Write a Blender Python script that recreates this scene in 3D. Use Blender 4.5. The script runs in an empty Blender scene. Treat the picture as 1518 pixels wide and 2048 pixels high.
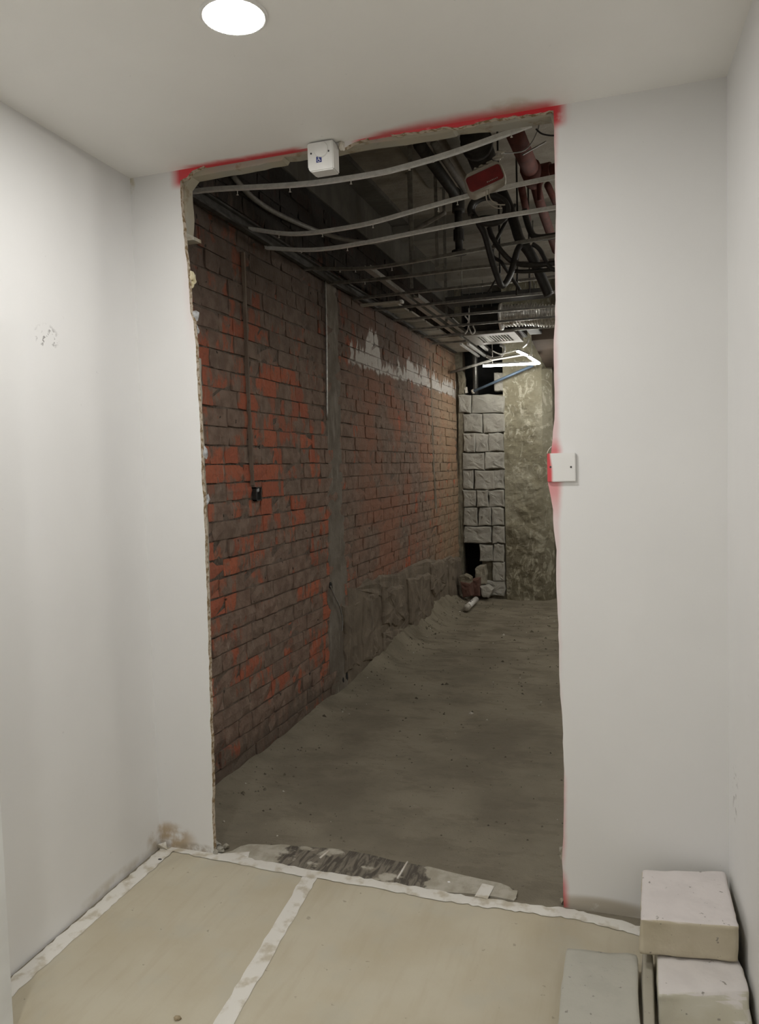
import bpy, bmesh, math, random
from mathutils import Vector, Matrix, noise as mn
random.seed(7)
scene = bpy.context.scene
COL = scene.collection
# ------------------------------------------------------------------ camera
F, YAW, PITCH, ROLL = 1539.82, -0.319828, -0.0566659, -0.0280587
CAM = Vector((1.76943, -2.50208, 1.45))
RX, ZC = 2.02403, 2.55222            # right corner of the white room, its ceiling height
cy, sy, cp, sp = math.cos(YAW), math.sin(YAW), math.cos(PITCH), math.sin(PITCH)
fw = Vector((sy*cp, cy*cp, sp)); rt = Vector((cy, -sy, 0)); up = rt.cross(fw)
cr, sr = math.cos(ROLL), math.sin(ROLL)
rt, up = cr*rt + sr*up, -sr*rt + cr*up
cd = bpy.data.cameras.new('camera'); cam = bpy.data.objects.new('camera', cd); COL.objects.link(cam)
M = Matrix.Identity(4)
for i, v in enumerate((rt, up, -fw)):
    for j in range(3): M[j][i] = v[j]
M.translation = CAM
cam.matrix_world = M
cd.sensor_fit = 'VERTICAL'; cd.sensor_height = 36; cd.lens = F/2048*36
cd.clip_start = .02
scene.camera = cam
def U(px, py, axis, val):
    """point on the plane axis=val seen at a pixel of the photograph"""
    d = rt*((px-759)/F) + up*(-(py-1024)/F) + fw
    return CAM + d*((val-CAM[axis])/d[axis])
# ------------------------------------------------------------------ light
w = bpy.data.worlds.new('world'); scene.world = w; w.use_nodes = True
w.node_tree.nodes['Background'].inputs[0].default_value = (.5, .5, .5, 1)
w.node_tree.nodes['Background'].inputs[1].default_value = .0
scene.view_settings.view_transform = 'Standard'; scene.view_settings.look = 'None'
scene.view_settings.gamma = 1; scene.view_settings.use_curve_mapping = False
scene.view_settings.exposure = 0.03
LAMP_E, LED_E = 262.0, 66.0          # emission of the downlights, seen and added, and of the corridor's tubes
# ------------------------------------------------------------------ node helpers
class NT:
    def __init__(s, name):
        s.m = bpy.data.materials.new(name); s.m.use_nodes = True
        s.t = s.m.node_tree; s.b = s.t.nodes['Principled BSDF']
        g = s.t.nodes.new('ShaderNodeNewGeometry'); s.pos = g.outputs['Position']; s.isl = g.outputs['Random Per Island']
        s.rnd = s.t.nodes.new('ShaderNodeObjectInfo').outputs['Random']
        x = s.t.nodes.new('ShaderNodeSeparateXYZ'); s.t.links.new(s.pos, x.inputs[0])
        s.x, s.y, s.z = x.outputs
    def put(s, sock, v):
        if v is None: return
        if isinstance(v, bpy.types.NodeSocket): s.t.links.new(v, sock)
        elif isinstance(v, (tuple, list)) and sock.type == 'RGBA': sock.default_value = (*v[:3], 1)
        else: sock.default_value = v
    def math(s, op, a, b=None, clamp=False):
        n = s.t.nodes.new('ShaderNodeMath'); n.operation = op; n.use_clamp = clamp
        s.put(n.inputs[0], a); s.put(n.inputs[1], b); return n.outputs[0]
    def add(s, a, b): return s.math('ADD', a, b)
    def mul(s, a, b): return s.math('MULTIPLY', a, b)
    def sub(s, a, b): return s.math('SUBTRACT', a, b)
    def scale(s, v, off=(0, 0, 0), src=None):
        n = s.t.nodes.new('ShaderNodeMapping'); s.t.links.new(src or s.pos, n.inputs[0])
        n.inputs['Scale'].default_value = v; n.inputs['Location'].default_value = off; return n.outputs[0]
    def noise(s, sc, det=4, vec=None, rough=.55, dist=0):
        n = s.t.nodes.new('ShaderNodeTexNoise'); s.t.links.new(vec or s.pos, n.inputs['Vector'])
        n.inputs['Scale'].default_value = sc; n.inputs['Detail'].default_value = det
        n.inputs['Roughness'].default_value = rough; n.inputs['Distortion'].default_value = dist
        return n.outputs['Fac']
    def step(s, v, a, b):
        n = s.t.nodes.new('ShaderNodeMapRange'); n.interpolation_type = 'SMOOTHSTEP'
        s.put(n.inputs['Value'], v); s.put(n.inputs['From Min'], a); s.put(n.inputs['From Max'], b)
        return n.outputs[0]
    def ramp(s, v, pts):
        n = s.t.nodes.new('ShaderNodeValToRGB'); e = n.color_ramp.elements
        e[0].position = pts[0][0]; e[1].position = pts[-1][0]
        for p, c in pts[1:-1]: e.new(p)
        for el, (p, c) in zip(sorted(e, key=lambda q: q.position), pts):
            el.color = (c, c, c, 1) if isinstance(c, (int, float)) else (*c, 1)
        s.put(n.inputs[0], v); return n.outputs[0]
    def mix(s, f, a, b):
        n = s.t.nodes.new('ShaderNodeMix'); n.data_type = 'RGBA'
        s.put(n.inputs[0], f); s.put(n.inputs[6], a); s.put(n.inputs[7], b); return n.outputs[2]
    def inv(s, a): return s.sub(1.0, a)
    def done(s, col, rough=.8, metal=0, bump=None, bs=.3, bd=.01):
        s.put(s.b.inputs['Base Color'], col); s.put(s.b.inputs['Roughness'], rough); s.put(s.b.inputs['Metallic'], metal)
        if bump is not None:
            n = s.t.nodes.new('ShaderNodeBump'); n.inputs['Strength'].default_value = bs; n.inputs['Distance'].default_value = bd
            s.put(n.inputs['Height'], bump); s.t.links.new(n.outputs[0], s.b.inputs['Normal'])
        return s.m
def simple(name, a, b=None, sc=20, rough=.7, metal=0, bs=.15, det=5, lo=.35, hi=.65, bsc=None):
    n = NT(name); f = n.noise(sc, det)
    c = n.mix(n.step(f, lo, hi), a, b) if b else a
    return n.done(c, rough, metal, n.noise(bsc, 6) if bsc else f, bs)
def glow(name, c, e):
    n = NT(name); n.done(c, .4)
    n.b.inputs['Emission Color'].default_value = (*c, 1); n.b.inputs['Emission Strength'].default_value = e
    return n.m
# ------------------------------------------------------------------ materials
def paint(name, base, stains=(), red=None):
    """white wall paint; stains = (centre, radii, colour, noise scale, low, high, strength)"""
    n = NT(name)
    f = n.noise(2.2, 5)
    col = n.mix(n.step(f, .3, .7), base, tuple(c*.965 for c in base))
    sp_ = n.step(n.noise(38, 3), .735, .78)
    col = n.mix(n.mul(sp_, .22), col, (.30, .28, .25))
    for (c, r, sc_, ns, lo, hi, st) in stains:
        d = None
        for ax, cc, rr in zip((n.x, n.y, n.z), c, r):
            q = n.math('POWER', n.math('DIVIDE', n.sub(ax, cc), rr), 2.0)
            d = q if d is None else n.add(d, q)
        m = n.sub(1.0, n.step(d, .15, 1.0))
        m = n.mul(m, n.step(n.noise(ns, 6), lo, hi))
        col = n.mix(n.mul(m, st), col, sc_)
    if red: col = red(n, col)
    return n.done(col, .62, 0, n.noise(140, 3), .05, .002)
WHITE = (.80, .793, .778)
RED = (.62, .022, .035)
def red_back(n, col):
    nz = n.noise(11, 5)
    # sprayed band under the ceiling
    zl = n.step(n.z, 2.478, 2.512)
    patch = n.ramp(n.math('DIVIDE', n.x, 2.0), [(0, 0), (.085, 0), (.105, 1), (.33, 1), (.365, .75), (.372, .05), (.437, .05), (.455, .9), (.60, 1), (.78, 1), (.793, .1), (.80, 0), (1, 0)])
    top = n.mul(n.mul(zl, patch), n.step(nz, .2, .42))
    # sprayed line down the right edge, strength varies with height
    dx = n.sub(n.x, 1.535)
    wv = n.ramp(n.math('DIVIDE', n.z, 2.6), [(0, .9), (.028, .8), (.05, .1), (.08, .5), (.15, .62), (.2, .1), (.3, .1), (.42, .18), (.49, .25), (.52, .65), (.575, .85), (.59, .35), (.7, .28), (.82, .25), (.9, .4), (.95, .75), (1, 1)])
    edge = n.mul(n.sub(1.0, n.step(n.add(dx, n.mul(n.sub(nz, .5), .02)), .0, n.add(.012, n.mul(wv, .021)))), wv)
    edge = n.mul(edge, n.step(n.x, 1.40, 1.44))
    col = n.mix(n.mul(edge, .92), col, RED)
    # faint overspray at the left edge
    dl = n.sub(.262, n.x)
    lv = n.ramp(n.math('DIVIDE', n.z, 2.6), [(0, 0), (.72, 0), (.80, .5), (.93, .4), (.95, .6), (1, 1)])
    left = n.mul(n.mul(n.step(n.x, .195, .25), lv), .28)
    left = n.mul(left, n.sub(1.0, n.step(n.x, .4, .45)))
    col = n.mix(left, col, RED)
    return n.mix(n.mul(top, .95), col, RED)
def red_ceil(n, col):
    nz = n.noise(9, 5)
    m = n.mul(n.step(n.x, .2, .3), n.sub(1.0, n.step(n.x, 1.52, 1.57)))
    gap = n.add(n.sub(1.0, n.step(n.x, .66, .72)), n.step(n.x, .88, 1.0))
    m = n.mul(m, gap)
    e = n.step(n.add(n.y, n.mul(n.sub(nz, .5), .035)), n.sub(-.035, n.mul(n.step(n.x, .9, 1.2), .045)), .0)
    col = n.mix(n.mul(n.mul(e, m), .85), col, RED)
    d = n.add(n.math('POWER', n.math('DIVIDE', n.sub(n.x, 1.42), .10), 2.0), n.math('POWER', n.math('DIVIDE', n.add(n.y, .02), .10), 2.0))
    return n.mix(n.mul(n.mul(n.inv(n.step(d, .2, 1.)), n.step(nz, .4, .6)), .35), col, (.45, .34, .18))
M_WL = paint('white_paint_left', WHITE, [((.02, -.495, 1.893), (.2, .062, .045), (.16, .15, .14), 42, .55, .60, .8),
        ((0, .0, .045), (.2, .10, .07), (.36, .27, .15), 14, .38, .62, .7), ((0, -.3, .0), (.2, .32, .05), (.45, .39, .28), 10, .40, .66, .55)])
M_WB = paint('white_paint_back', WHITE, [((0.02, 0, .04), (.16, .2, .075), (.40, .27, .12), 14, .36, .58, .8),
        ((1.66, 0, .012), (.20, .2, .042), (.40, .345, .25), 18, .18, .40, .8), ((.16, 0, .0), (.12, .2, .04), (.32, .26, .18), 30, .30, .60, .85),
        ((0.0, 0, 2.53), (.025, .2, .04), (.50, .42, .22), 30, .35, .6, .5)], red_back)
M_WR = paint('white_paint_right', WHITE, [((2.0, -.12, .48), (.2, .06, .10), (.25, .23, .20), 40, .56, .60, .5)])
M_CL = paint('white_paint_ceiling', (.90, .885, .845), [], red_ceil)
M_WO = paint('white_paint_plain', WHITE)
def m_core():
    n = NT('broken_board_core'); f = n.noise(45, 7)
    col = n.mix(n.step(n.noise(7, 5), .38, .62), (.38, .345, .265), (.35, .335, .285))
    col = n.mix(n.mul(n.step(n.noise(18, 6), .56, .68), .6), col, (.22, .165, .09))
    return n.done(col, .9, 0, f, .3, .006)
M_CORE = m_core()
def m_edge():
    n = NT('crumbled_plaster_edge'); f = n.noise(60, 6)
    col = n.mix(n.step(f, .45, .6), (.58, .50, .40), (.27, .185, .095))
    return n.done(col, .95, 0, f, .7, .01)
M_EDGE = m_edge()
M_PLAST = simple('pale_plaster', (.62, .56, .47), (.72, .69, .63), 40, .9, bs=.4)
M_FOAM = simple('yellow_foam', (.62, .54, .33), (.72, .66, .48), 60, .95, bs=.6)
M_GYP = simple('grey_gypsum', (.52, .53, .54), (.38, .38, .38), 70, .95, bs=.5)
# brick wall: red faces under grey smears, a white painted band, soot at the top
def m_brick(name, bed=False):
    n = NT(name)
    r = n.math('FRACT', n.add(n.mul(n.rnd, 7.31), n.mul(n.isl, 3.17)))
    big = n.noise(1.1, 3)
    mid = n.noise(5.0, 9, rough=.62)
    streak = n.noise(3, 6, n.scale((1, 6.5, .9)))
    fine = n.noise(55, 6)
    if bed: base = n.mix(n.step(fine, .35, .65), (.085, .062, .048), (.15, .115, .09))
    else:
        base = n.ramp(r, [(0, (.40, .118, .066)), (.35, (.46, .140, .074)), (.6, (.33, .112, .070)), (.82, (.38, .145, .085)), (1, (.24, .115, .08))])
        base = n.mix(n.mul(n.step(fine, .45, .75), .45), base, (.20, .09, .06))
    # grey-brown render smears
    near = n.mul(n.inv(n.step(n.y, 1.2, 2.5)), n.mul(n.step(n.z, .05, .4), n.inv(n.step(n.z, 1.7, 2.4))))
    s = n.add(n.add(n.mul(mid, 1.0), n.mul(streak, .55)), n.add(n.mul(big, .5), n.mul(n.sub(r, .5), .17)))
    s = n.sub(s, n.mul(near, .085))
    s = n.add(s, n.mul(n.step(n.y, 1.9, 2.5), .075))
    s = n.add(s, n.mul(n.inv(n.step(n.z, .12, .42)), .06))
    sm = n.mix(n.step(n.noise(14, 6), .35, .65), (.165, .120, .092), (.245, .190, .150))
    rust = n.mix(n.step(n.noise(2.3, 4), .42, .6), sm, (.265, .140, .094))
    rust = n.mix(n.inv(n.step(n.y, 2.2, 3.0)), rust, sm)
    rust = n.mix(n.mul(n.step(n.y, 4.0, 5.4), .6), rust, (.36, .27, .165))
    a = n.step(s, .855, .965)
    col = n.mix(n.mul(a, .60 if bed else .90), base, rust)
    thin = n.step(n.noise(9, 8, n.scale((1, 5, .7)), .7), .58, .68)
    col = n.mix(n.mul(thin, .10 if bed else .35), col, (.40, .355, .31))
    # soot above the old ceiling line; below it a gradual darkening with height
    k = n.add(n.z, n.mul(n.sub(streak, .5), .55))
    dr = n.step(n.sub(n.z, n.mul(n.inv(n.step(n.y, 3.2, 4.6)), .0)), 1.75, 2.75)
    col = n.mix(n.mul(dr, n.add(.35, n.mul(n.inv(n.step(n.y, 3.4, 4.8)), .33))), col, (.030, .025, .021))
    # white painted band
    j = n.add(n.mul(n.sub(n.noise(4, 6, n.scale((1, 3.4, .6))), .5), .52), n.mul(n.sub(mid, .5), .12))
    topz = n.add(n.ramp(n.math('DIVIDE', n.y, 6.0), [(0, .2), (.40, .22), (.45, .25), (.49, .46), (.515, .44), (.535, .24), (.6, .30), (.7, .34), (1, .33)]), 2.0)
    lowz = n.add(n.ramp(n.math('DIVIDE', n.y, 6.0), [(0, .17), (.5, .175), (.7, .20), (1, .195)]), 2.0)
    zb = n.mul(n.step(n.add(n.z, n.mul(j, .25)), n.sub(lowz, .012), n.add(lowz, .012)), n.inv(n.step(n.add(n.z, j), n.sub(topz, .02), n.add(topz, .02))))
    zb = n.mul(zb, n.step(n.y, 2.42, 2.46))
    zb = n.mul(zb, n.step(n.noise(13, 7), .26, .36))
    col = n.mix(n.mul(zb, .35 if bed else .9), col, (.54, .52, .49))
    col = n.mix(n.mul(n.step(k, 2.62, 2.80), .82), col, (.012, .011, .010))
    hole = n.step(n.noise(15, 2), .715, .735)
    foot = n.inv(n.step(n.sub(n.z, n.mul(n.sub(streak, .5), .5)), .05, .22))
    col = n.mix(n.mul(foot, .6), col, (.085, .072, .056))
    col = n.mix(n.mul(hole, .9), col, (.02, .016, .012))
    return n.done(col, .92, 0, n.add(fine, n.mul(a, .5)), .55, .012)
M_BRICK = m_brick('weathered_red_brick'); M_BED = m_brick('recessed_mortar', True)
def m_render(name, a, b, c):
    n = NT(name); f = n.noise(28, 8, rough=.65); st = n.noise(4, 6, n.scale((1, 6, .8)))
    col = n.mix(n.step(n.noise(7, 7), .35, .65), a, b)
    col = n.mix(n.mul(n.step(st, .55, .68), .5), col, c)
    col = n.mix(n.mul(n.step(f, .60, .74), .6), col, tuple(q*.35 for q in a))
    return n.done(col, .95, 0, f, .6, .012)
M_REND = m_render('old_cement_render', (.155, .125, .094), (.225, .186, .142), (.31, .27, .215))
M_DULL = m_render('brown_conduit_dirt', (.17, .125, .095), (.22, .17, .13), (.30, .26, .215))
M_CHASE = m_render('grey_chase_filling', (.155, .130, .104), (.225, .20, .168), (.34, .315, .275))
def m_floor():
    n = NT('dusty_concrete_floor'); f = n.noise(30, 8, rough=.7); m_ = n.noise(2.3, 7)
    col = n.mix(n.step(m_, .33, .67), (.195, .170, .124), (.285, .252, .188))
    sc = n.noise(3.4, 9, n.scale((1, 2.2, 1), (3, 1, 0)), .72)
    far = n.step(n.y, 2.0, 4.0)
    col = n.mix(n.mul(n.step(sc, .50, .60), n.add(.35, n.mul(far, .40))), col, (.15, .125, .087))
    col = n.mix(n.mul(n.step(n.noise(75, 4), .66, .72), .75), col, (.085, .07, .05))
    col = n.mix(n.mul(n.step(n.noise(64, 3, n.scale((1, 1, 1), (9, 4, 2))), .73, .76), .55), col, (.50, .47, .40))
    return n.done(col, .95, 0, n.add(f, n.mul(sc, 1.2)), .6, .02)
M_FLOOR = m_floor()
def m_board():
    n = NT('protection_board'); f = n.noise(3.2, 7)
    gr = n.noise(4, 6, n.scale((7, 1.0, 1)))
    col = n.mix(n.step(f, .32, .68), (.475, .42, .305), (.525, .48, .37))
    col = n.mix(n.mul(n.step(gr, .48, .70), .35), col, (.43, .37, .26))
    col = n.mix(n.mul(n.step(n.noise(5.5, 8), .52, .68), .35), col, (.46, .445, .37))
    col = n.mix(n.mul(n.step(n.noise(26, 4), .675, .72), .6), col, (.25, .21, .15))
    return n.done(col, .72, 0, n.noise(40, 6), .14, .006)
M_BOARD = m_board()
def m_tape():
    n = NT('white_masking_tape'); f = n.noise(16, 7)
    col = n.mix(n.step(f, .48, .66), (.72, .695, .635), (.52, .47, .37))
    return n.done(col, .6, 0, n.noise(70, 5), .2, .004)
M_TAPE = m_tape()
def m_sill():
    n = NT('scraped_adhesive'); v = n.scale((26, 5, 1)); f = n.noise(1.6, 7, v, .6, 1.2)
    b = n.noise(7, 6, n.scale((1, 1.4, 1)))
    col = n.mix(n.step(n.noise(20, 6), .35, .65), (.35, .32, .25), (.46, .43, .36))
    wood = n.mix(n.step(f, .42, .60), (.06, .05, .038), (.19, .165, .128))
    xm = n.mul(n.step(n.x, .42, .56), n.inv(n.step(n.x, 1.02, 1.16)))
    col = n.mix(n.mul(n.step(n.add(b, n.mul(xm, .26)), .66, .72), .95), col, wood)
    return n.done(col, .85, 0, f, .5, .008)
M_SILL = m_sill()
def m_hacked():
    n = NT('hacked_concrete'); f = n.noise(11, 9, rough=.7, dist=.8); g = n.noise(3.2, 6)
    st = n.noise(5, 7, n.scale((1.4, 1, .9)), .7, 2.2)
    col = n.mix(n.step(g, .35, .65), (.24, .218, .15), (.34, .318, .24))
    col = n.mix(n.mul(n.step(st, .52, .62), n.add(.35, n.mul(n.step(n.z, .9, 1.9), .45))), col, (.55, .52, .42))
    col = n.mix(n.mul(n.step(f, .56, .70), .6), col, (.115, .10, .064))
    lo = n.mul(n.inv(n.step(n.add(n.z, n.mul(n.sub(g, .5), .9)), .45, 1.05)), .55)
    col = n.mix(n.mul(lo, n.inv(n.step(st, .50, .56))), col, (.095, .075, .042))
    return n.done(col, .93, 0, f, .6, .02)
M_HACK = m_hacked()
def m_block():
    n = NT('rough_grey_block')
    r = n.math('FRACT', n.add(n.mul(n.rnd, 5.7), n.mul(n.isl, 2.3)))
    f = n.noise(30, 7, rough=.65)
    col = n.mix(n.step(n.noise(6, 6), .35, .65), (.33, .32, .285), (.41, .395, .35))
    col = n.mix(n.mul(r, .3), col, (.235, .22, .185))
    col = n.mix(n.mul(n.step(f, .6, .75), .5), col, (.14, .125, .10))
    return n.done(col, .93, 0, f, .5, .012)
M_BLOCK = m_block()
M_JOINT = simple('dark_block_joint', (.15, .132, .096), (.23, .205, .15), 22, .95, bs=.5)
def m_conc(name, a, b, top, ywash=None):
    """loose concrete block, upward faces in a separate top colour"""
    n = NT(name); f = n.noise(60, 6); g = n.noise(9, 6)
    col = n.mix(n.step(g, .35, .65), a, b)
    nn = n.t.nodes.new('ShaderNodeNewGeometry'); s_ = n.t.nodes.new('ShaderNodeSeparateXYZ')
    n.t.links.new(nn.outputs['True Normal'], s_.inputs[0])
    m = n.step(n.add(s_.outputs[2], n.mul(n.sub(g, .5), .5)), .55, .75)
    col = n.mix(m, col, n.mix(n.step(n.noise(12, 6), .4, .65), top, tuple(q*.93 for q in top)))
    col = n.mix(n.mul(n.step(n.noise(48, 3), .675, .715), .8), col, (.22, .20, .17))
    return n.done(col, .9, 0, f, .25, .006)
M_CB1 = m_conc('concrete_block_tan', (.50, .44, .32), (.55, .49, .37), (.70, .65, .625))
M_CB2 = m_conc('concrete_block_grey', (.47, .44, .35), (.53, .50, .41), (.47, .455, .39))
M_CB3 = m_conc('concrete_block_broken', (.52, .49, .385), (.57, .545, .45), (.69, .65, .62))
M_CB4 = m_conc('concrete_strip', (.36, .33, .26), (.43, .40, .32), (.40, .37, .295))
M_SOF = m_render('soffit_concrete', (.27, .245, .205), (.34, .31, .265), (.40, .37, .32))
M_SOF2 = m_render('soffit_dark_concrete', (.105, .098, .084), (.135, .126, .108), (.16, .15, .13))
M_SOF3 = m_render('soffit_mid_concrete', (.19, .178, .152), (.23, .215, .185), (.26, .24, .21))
M_STEEL = simple('galvanised_steel', (.93, .93, .92), (.80, .80, .79), 60, .3, .35, bs=.03)
M_STEELD = simple('dull_steel', (.42, .41, .385), (.30, .29, .27), 40, .38, .8, bs=.05)
M_TRIM = simple('dirty_edge_channel', (.085, .08, .072), (.05, .046, .041), 20, .7, .2, bs=.1)
M_BLACK = simple('black_rubber', (.018, .017, .016), (.03, .028, .026), 30, .55, bs=.1)
M_BLACKP = simple('black_iron_pipe', (.022, .021, .02), (.04, .037, .033), 20, .6, .2, bs=.2)
M_GREYC = simple('grey_conduit', (.20, .19, .175), (.27, .26, .24), 30, .5, bs=.1)
M_REDP = simple('red_pipe_paint', (.115, .030, .02), (.08, .022, .016), 14, .85, bs=.1)
M_REDB = simple('red_plastic', (.26, .026, .028), (.20, .022, .025), 20, .4, bs=.05)
M_WPL = simple('white_plastic', (.80, .79, .76), (.76, .75, .72), 30, .35, bs=.02)
M_OFFW = simple('dusty_white_plastic', (.52, .49, .43), (.42, .385, .325), 30, .7, bs=.2)
M_DARKS = simple('dark_screw', (.09, .085, .085), (.06, .055, .055), 30, .4, .6)
M_BLUE = simple('blue_label', (.016, .03, .20), (.014, .026, .18), 30, .4)
M_FOIL = simple('crinkled_foil', (.86, .85, .83), (.65, .64, .62), 40, .30, .75, bs=.8, bsc=28)
M_VOID = simple('dark_cavity', (.012, .012, .013), (.02, .02, .02), 10, .9)
M_BROWN = simple('brown_bulkhead', (.085, .062, .045), (.07, .05, .036), 5, .85, bs=.15)
M_PBOARD = simple('stained_ceiling_board', (.47, .44, .385), (.36, .335, .285), 9, .9, bs=.15)
M_GRILLE = simple('cream_grille', (.27, .255, .22), (.23, .215, .185), 30, .5, bs=.05)
M_BLUEP = simple('blue_grey_rod', (.17, .235, .33), (.13, .19, .27), 30, .45, .2)
M_DOOR = simple('white_door_paint', (.74, .75, .74), (.68, .685, .67), 6, .5, bs=.05)
M_CHIP = simple('bare_wood_chip', (.38, .31, .20), (.22, .17, .10), 60, .9, bs=.5)
M_LENS = glow('downlight_lens', (1, .987, .968), LAMP_E)
M_TUBE = glow('lit_led_tube', (1, .975, .90), LED_E)
M_TUBE_ADDED = glow('added_led_tube', (1, .975, .90), LED_E*1.9)  # stronger glow for the added tubes out of view
M_TUBE2 = glow('dim_led_tube', (1, .96, .86), 1.0)
# ------------------------------------------------------------------ mesh helpers
def obj(name, verts, faces, m, parent=None, mats=None, smooth=False, fm=None):
    me = bpy.data.meshes.new(name); me.from_pydata([tuple(v) for v in verts], [], faces)
    for q in ([m] + (mats or [])): me.materials.append(q)
    if fm:
        for p, i in zip(me.polygons, fm): p.material_index = i
    if smooth: me.polygons.foreach_set('use_smooth', [True]*len(me.polygons))
    me.update()
    o = bpy.data.objects.new(name, me); COL.objects.link(o)
    if parent: o.parent = parent; o.matrix_parent_inverse = Matrix.Identity(4)
    return o
def from_bm(name, bm, m, parent=None, smooth=False):
    me = bpy.data.meshes.new(name); bm.to_mesh(me); bm.free(); me.materials.append(m)
    if smooth: me.polygons.foreach_set('use_smooth', [True]*len(me.polygons))
    o = bpy.data.objects.new(name, me); COL.objects.link(o)
    if parent: o.parent = parent
    return o
def empty(name, label, cat, group=None):
    o = bpy.data.objects.new(name, None); o.empty_display_size = .05; COL.objects.link(o)
    return tag(o, label, cat, group)
def tag(o, label, cat, group=None):
    o['label'] = label; o['category'] = cat
    if group: o['group'] = group
    return o
def struct(o, label=None):
    o['kind'] = 'structure'
    if label: o['label'] = label
    return o
def rebase(e, p):
    """move an empty to its thing's base without moving its parts (parts are built in world space)"""
    p = Vector(p); e.location = p
    for c in e.children: c.location = c.location - p
def box(bm, c, s, rot=None, bev=0):
    r = bmesh.ops.create_cube(bm, size=1)
    vs = r['verts']
    for v in vs: v.co = Vector((v.co.x*s[0], v.co.y*s[1], v.co.z*s[2]))
    if bev:
        es = list({e for v in vs for e in v.link_edges})
        q = bmesh.ops.bevel(bm, geom=vs+es, offset=bev, segments=2, affect='EDGES')
        vs = [v for v in q['verts']] + [v for v in vs if v.is_valid]
        vs = list({v for v in vs if v.is_valid})
    for v in vs:
        if rot: v.co = rot @ v.co
        v.co += Vector(c)
    return vs
def bx(name, lo, hi, m, parent=None, bev=0):
    bm = bmesh.new(); box(bm, [(a+b)/2 for a, b in zip(lo, hi)], [b-a for a, b in zip(lo, hi)], bev=bev)
    return from_bm(name, bm, m, parent)
def smoothpath(pts, sub=6):
    P = [Vector(p) for p in pts]
    if len(P) < 3: return P
    out = []
    for i in range(len(P)-1):
        a, b, c, d = P[max(i-1, 0)], P[i], P[i+1], P[min(i+2, len(P)-1)]
        for k in range(sub):
            t = k/sub
            out.append(.5*((2*b)+(-a+c)*t+(2*a-5*b+4*c-d)*t*t+(-a+3*b-3*c+d)*t**3))
    out.append(P[-1]); return out
def tube_geo(path, r, n=8, prof=None):
    V, Fc = [], []
    P = [Vector(p) for p in path]; u = None
    for i, p in enumerate(P):
        t = (P[min(i+1, len(P)-1)] - P[max(i-1, 0)]).normalized()
        if u is None:
            ref = Vector((0, 0, 1)) if abs(t.z) < .9 else Vector((0, 1, 0))
            u = (ref - t*ref.dot(t)).normalized()
        else: u = (u - t*u.dot(t)).normalized()
        v = t.cross(u)
        if prof:
            for a, b in prof: V.append(p + v*a + u*b)
        else:
            rr = r(i/(len(P)-1)) if callable(r) else r
            for k in range(n):
                a = 2*math.pi*k/n; V.append(p + u*rr*math.cos(a) + v*rr*math.sin(a))
    k = len(prof) if prof else n
    for i in range(len(P)-1):
        for j in range(k):
            Fc.append((i*k+j, i*k+(j+1) % k, (i+1)*k+(j+1) % k, (i+1)*k+j))
    Fc.append(tuple(range(k))[::-1]); Fc.append(tuple((len(P)-1)*k+j for j in range(k)))
    return V, Fc
def tube(name, pts, r, m, parent=None, n=8, sub=6):
    V, Fc = tube_geo(smoothpath(pts, sub) if sub else pts, r, n)
    return obj(name, V, Fc, m, parent, smooth=True)
def disc(name, c, axis, r, h, m, parent=None, n=24, r2=None):
    a = Vector(c); b = a + Vector(axis).normalized()*h
    V, Fc = tube_geo([a, b], (lambda t: r if t < .5 else (r2 if r2 is not None else r)), n)
    return obj(name, V, Fc, m, parent)
def fbm(p, sc, o=4): return mn.fractal(Vector(p)*sc, 1.0, 2.0, o)
def earclip(P):
    """triangles of a simple polygon given counter-clockwise"""
    def cr_(a, b, c): return (b[0]-a[0])*(c[1]-a[1])-(b[1]-a[1])*(c[0]-a[0])
    idx = list(range(len(P))); T = []; guard = 0
    while len(idx) > 3 and guard < 20000:
        best = None
        for k in range(len(idx)):
            guard += 1
            i, j, l = idx[k-1], idx[k], idx[(k+1) % len(idx)]
            if cr_(P[i], P[j], P[l]) <= 1e-10: continue
            if any(q not in (i, j, l) and cr_(P[i], P[j], P[q]) >= 0 and cr_(P[j], P[l], P[q]) >= 0 and cr_(P[l], P[i], P[q]) >= 0 for q in idx): continue
            best = k; T.append((i, j, l)); break
        if best is None:
            best = min(range(len(idx)), key=lambda k: abs(cr_(P[idx[k-1]], P[idx[k]], P[idx[(k+1) % len(idx)]])))
        idx.pop(best)
    if len(idx) == 3: T.append(tuple(idx))
    return T
def uwall(name, pts, y0, y1, xl, xr, zt, m, me, parent=None, z0=-.03):
    """inverted-U wall leaf: pts is the broken outline (x,z) from lower left, over the head, to lower right"""
    out = [tuple(p) for p in pts] + [(xr, z0), (xr, zt), (xl, zt), (xl, z0)]
    n = len(out); T = earclip(out)
    V = [(x, y0, z) for x, z in out] + [(x, y1, z) for x, z in out]
    Fc = [t for t in T] + [(n+c, n+b, n+a) for a, b, c in T]; fm = [0]*len(T)+[1]*len(T)
    for i in range(n):
        Fc.append(((i+1) % n, i, n+i, n+(i+1) % n)); fm.append(1 if i < n-4 else 0)
    return obj(name, V, Fc, m, parent, [me], fm=fm)
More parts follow.
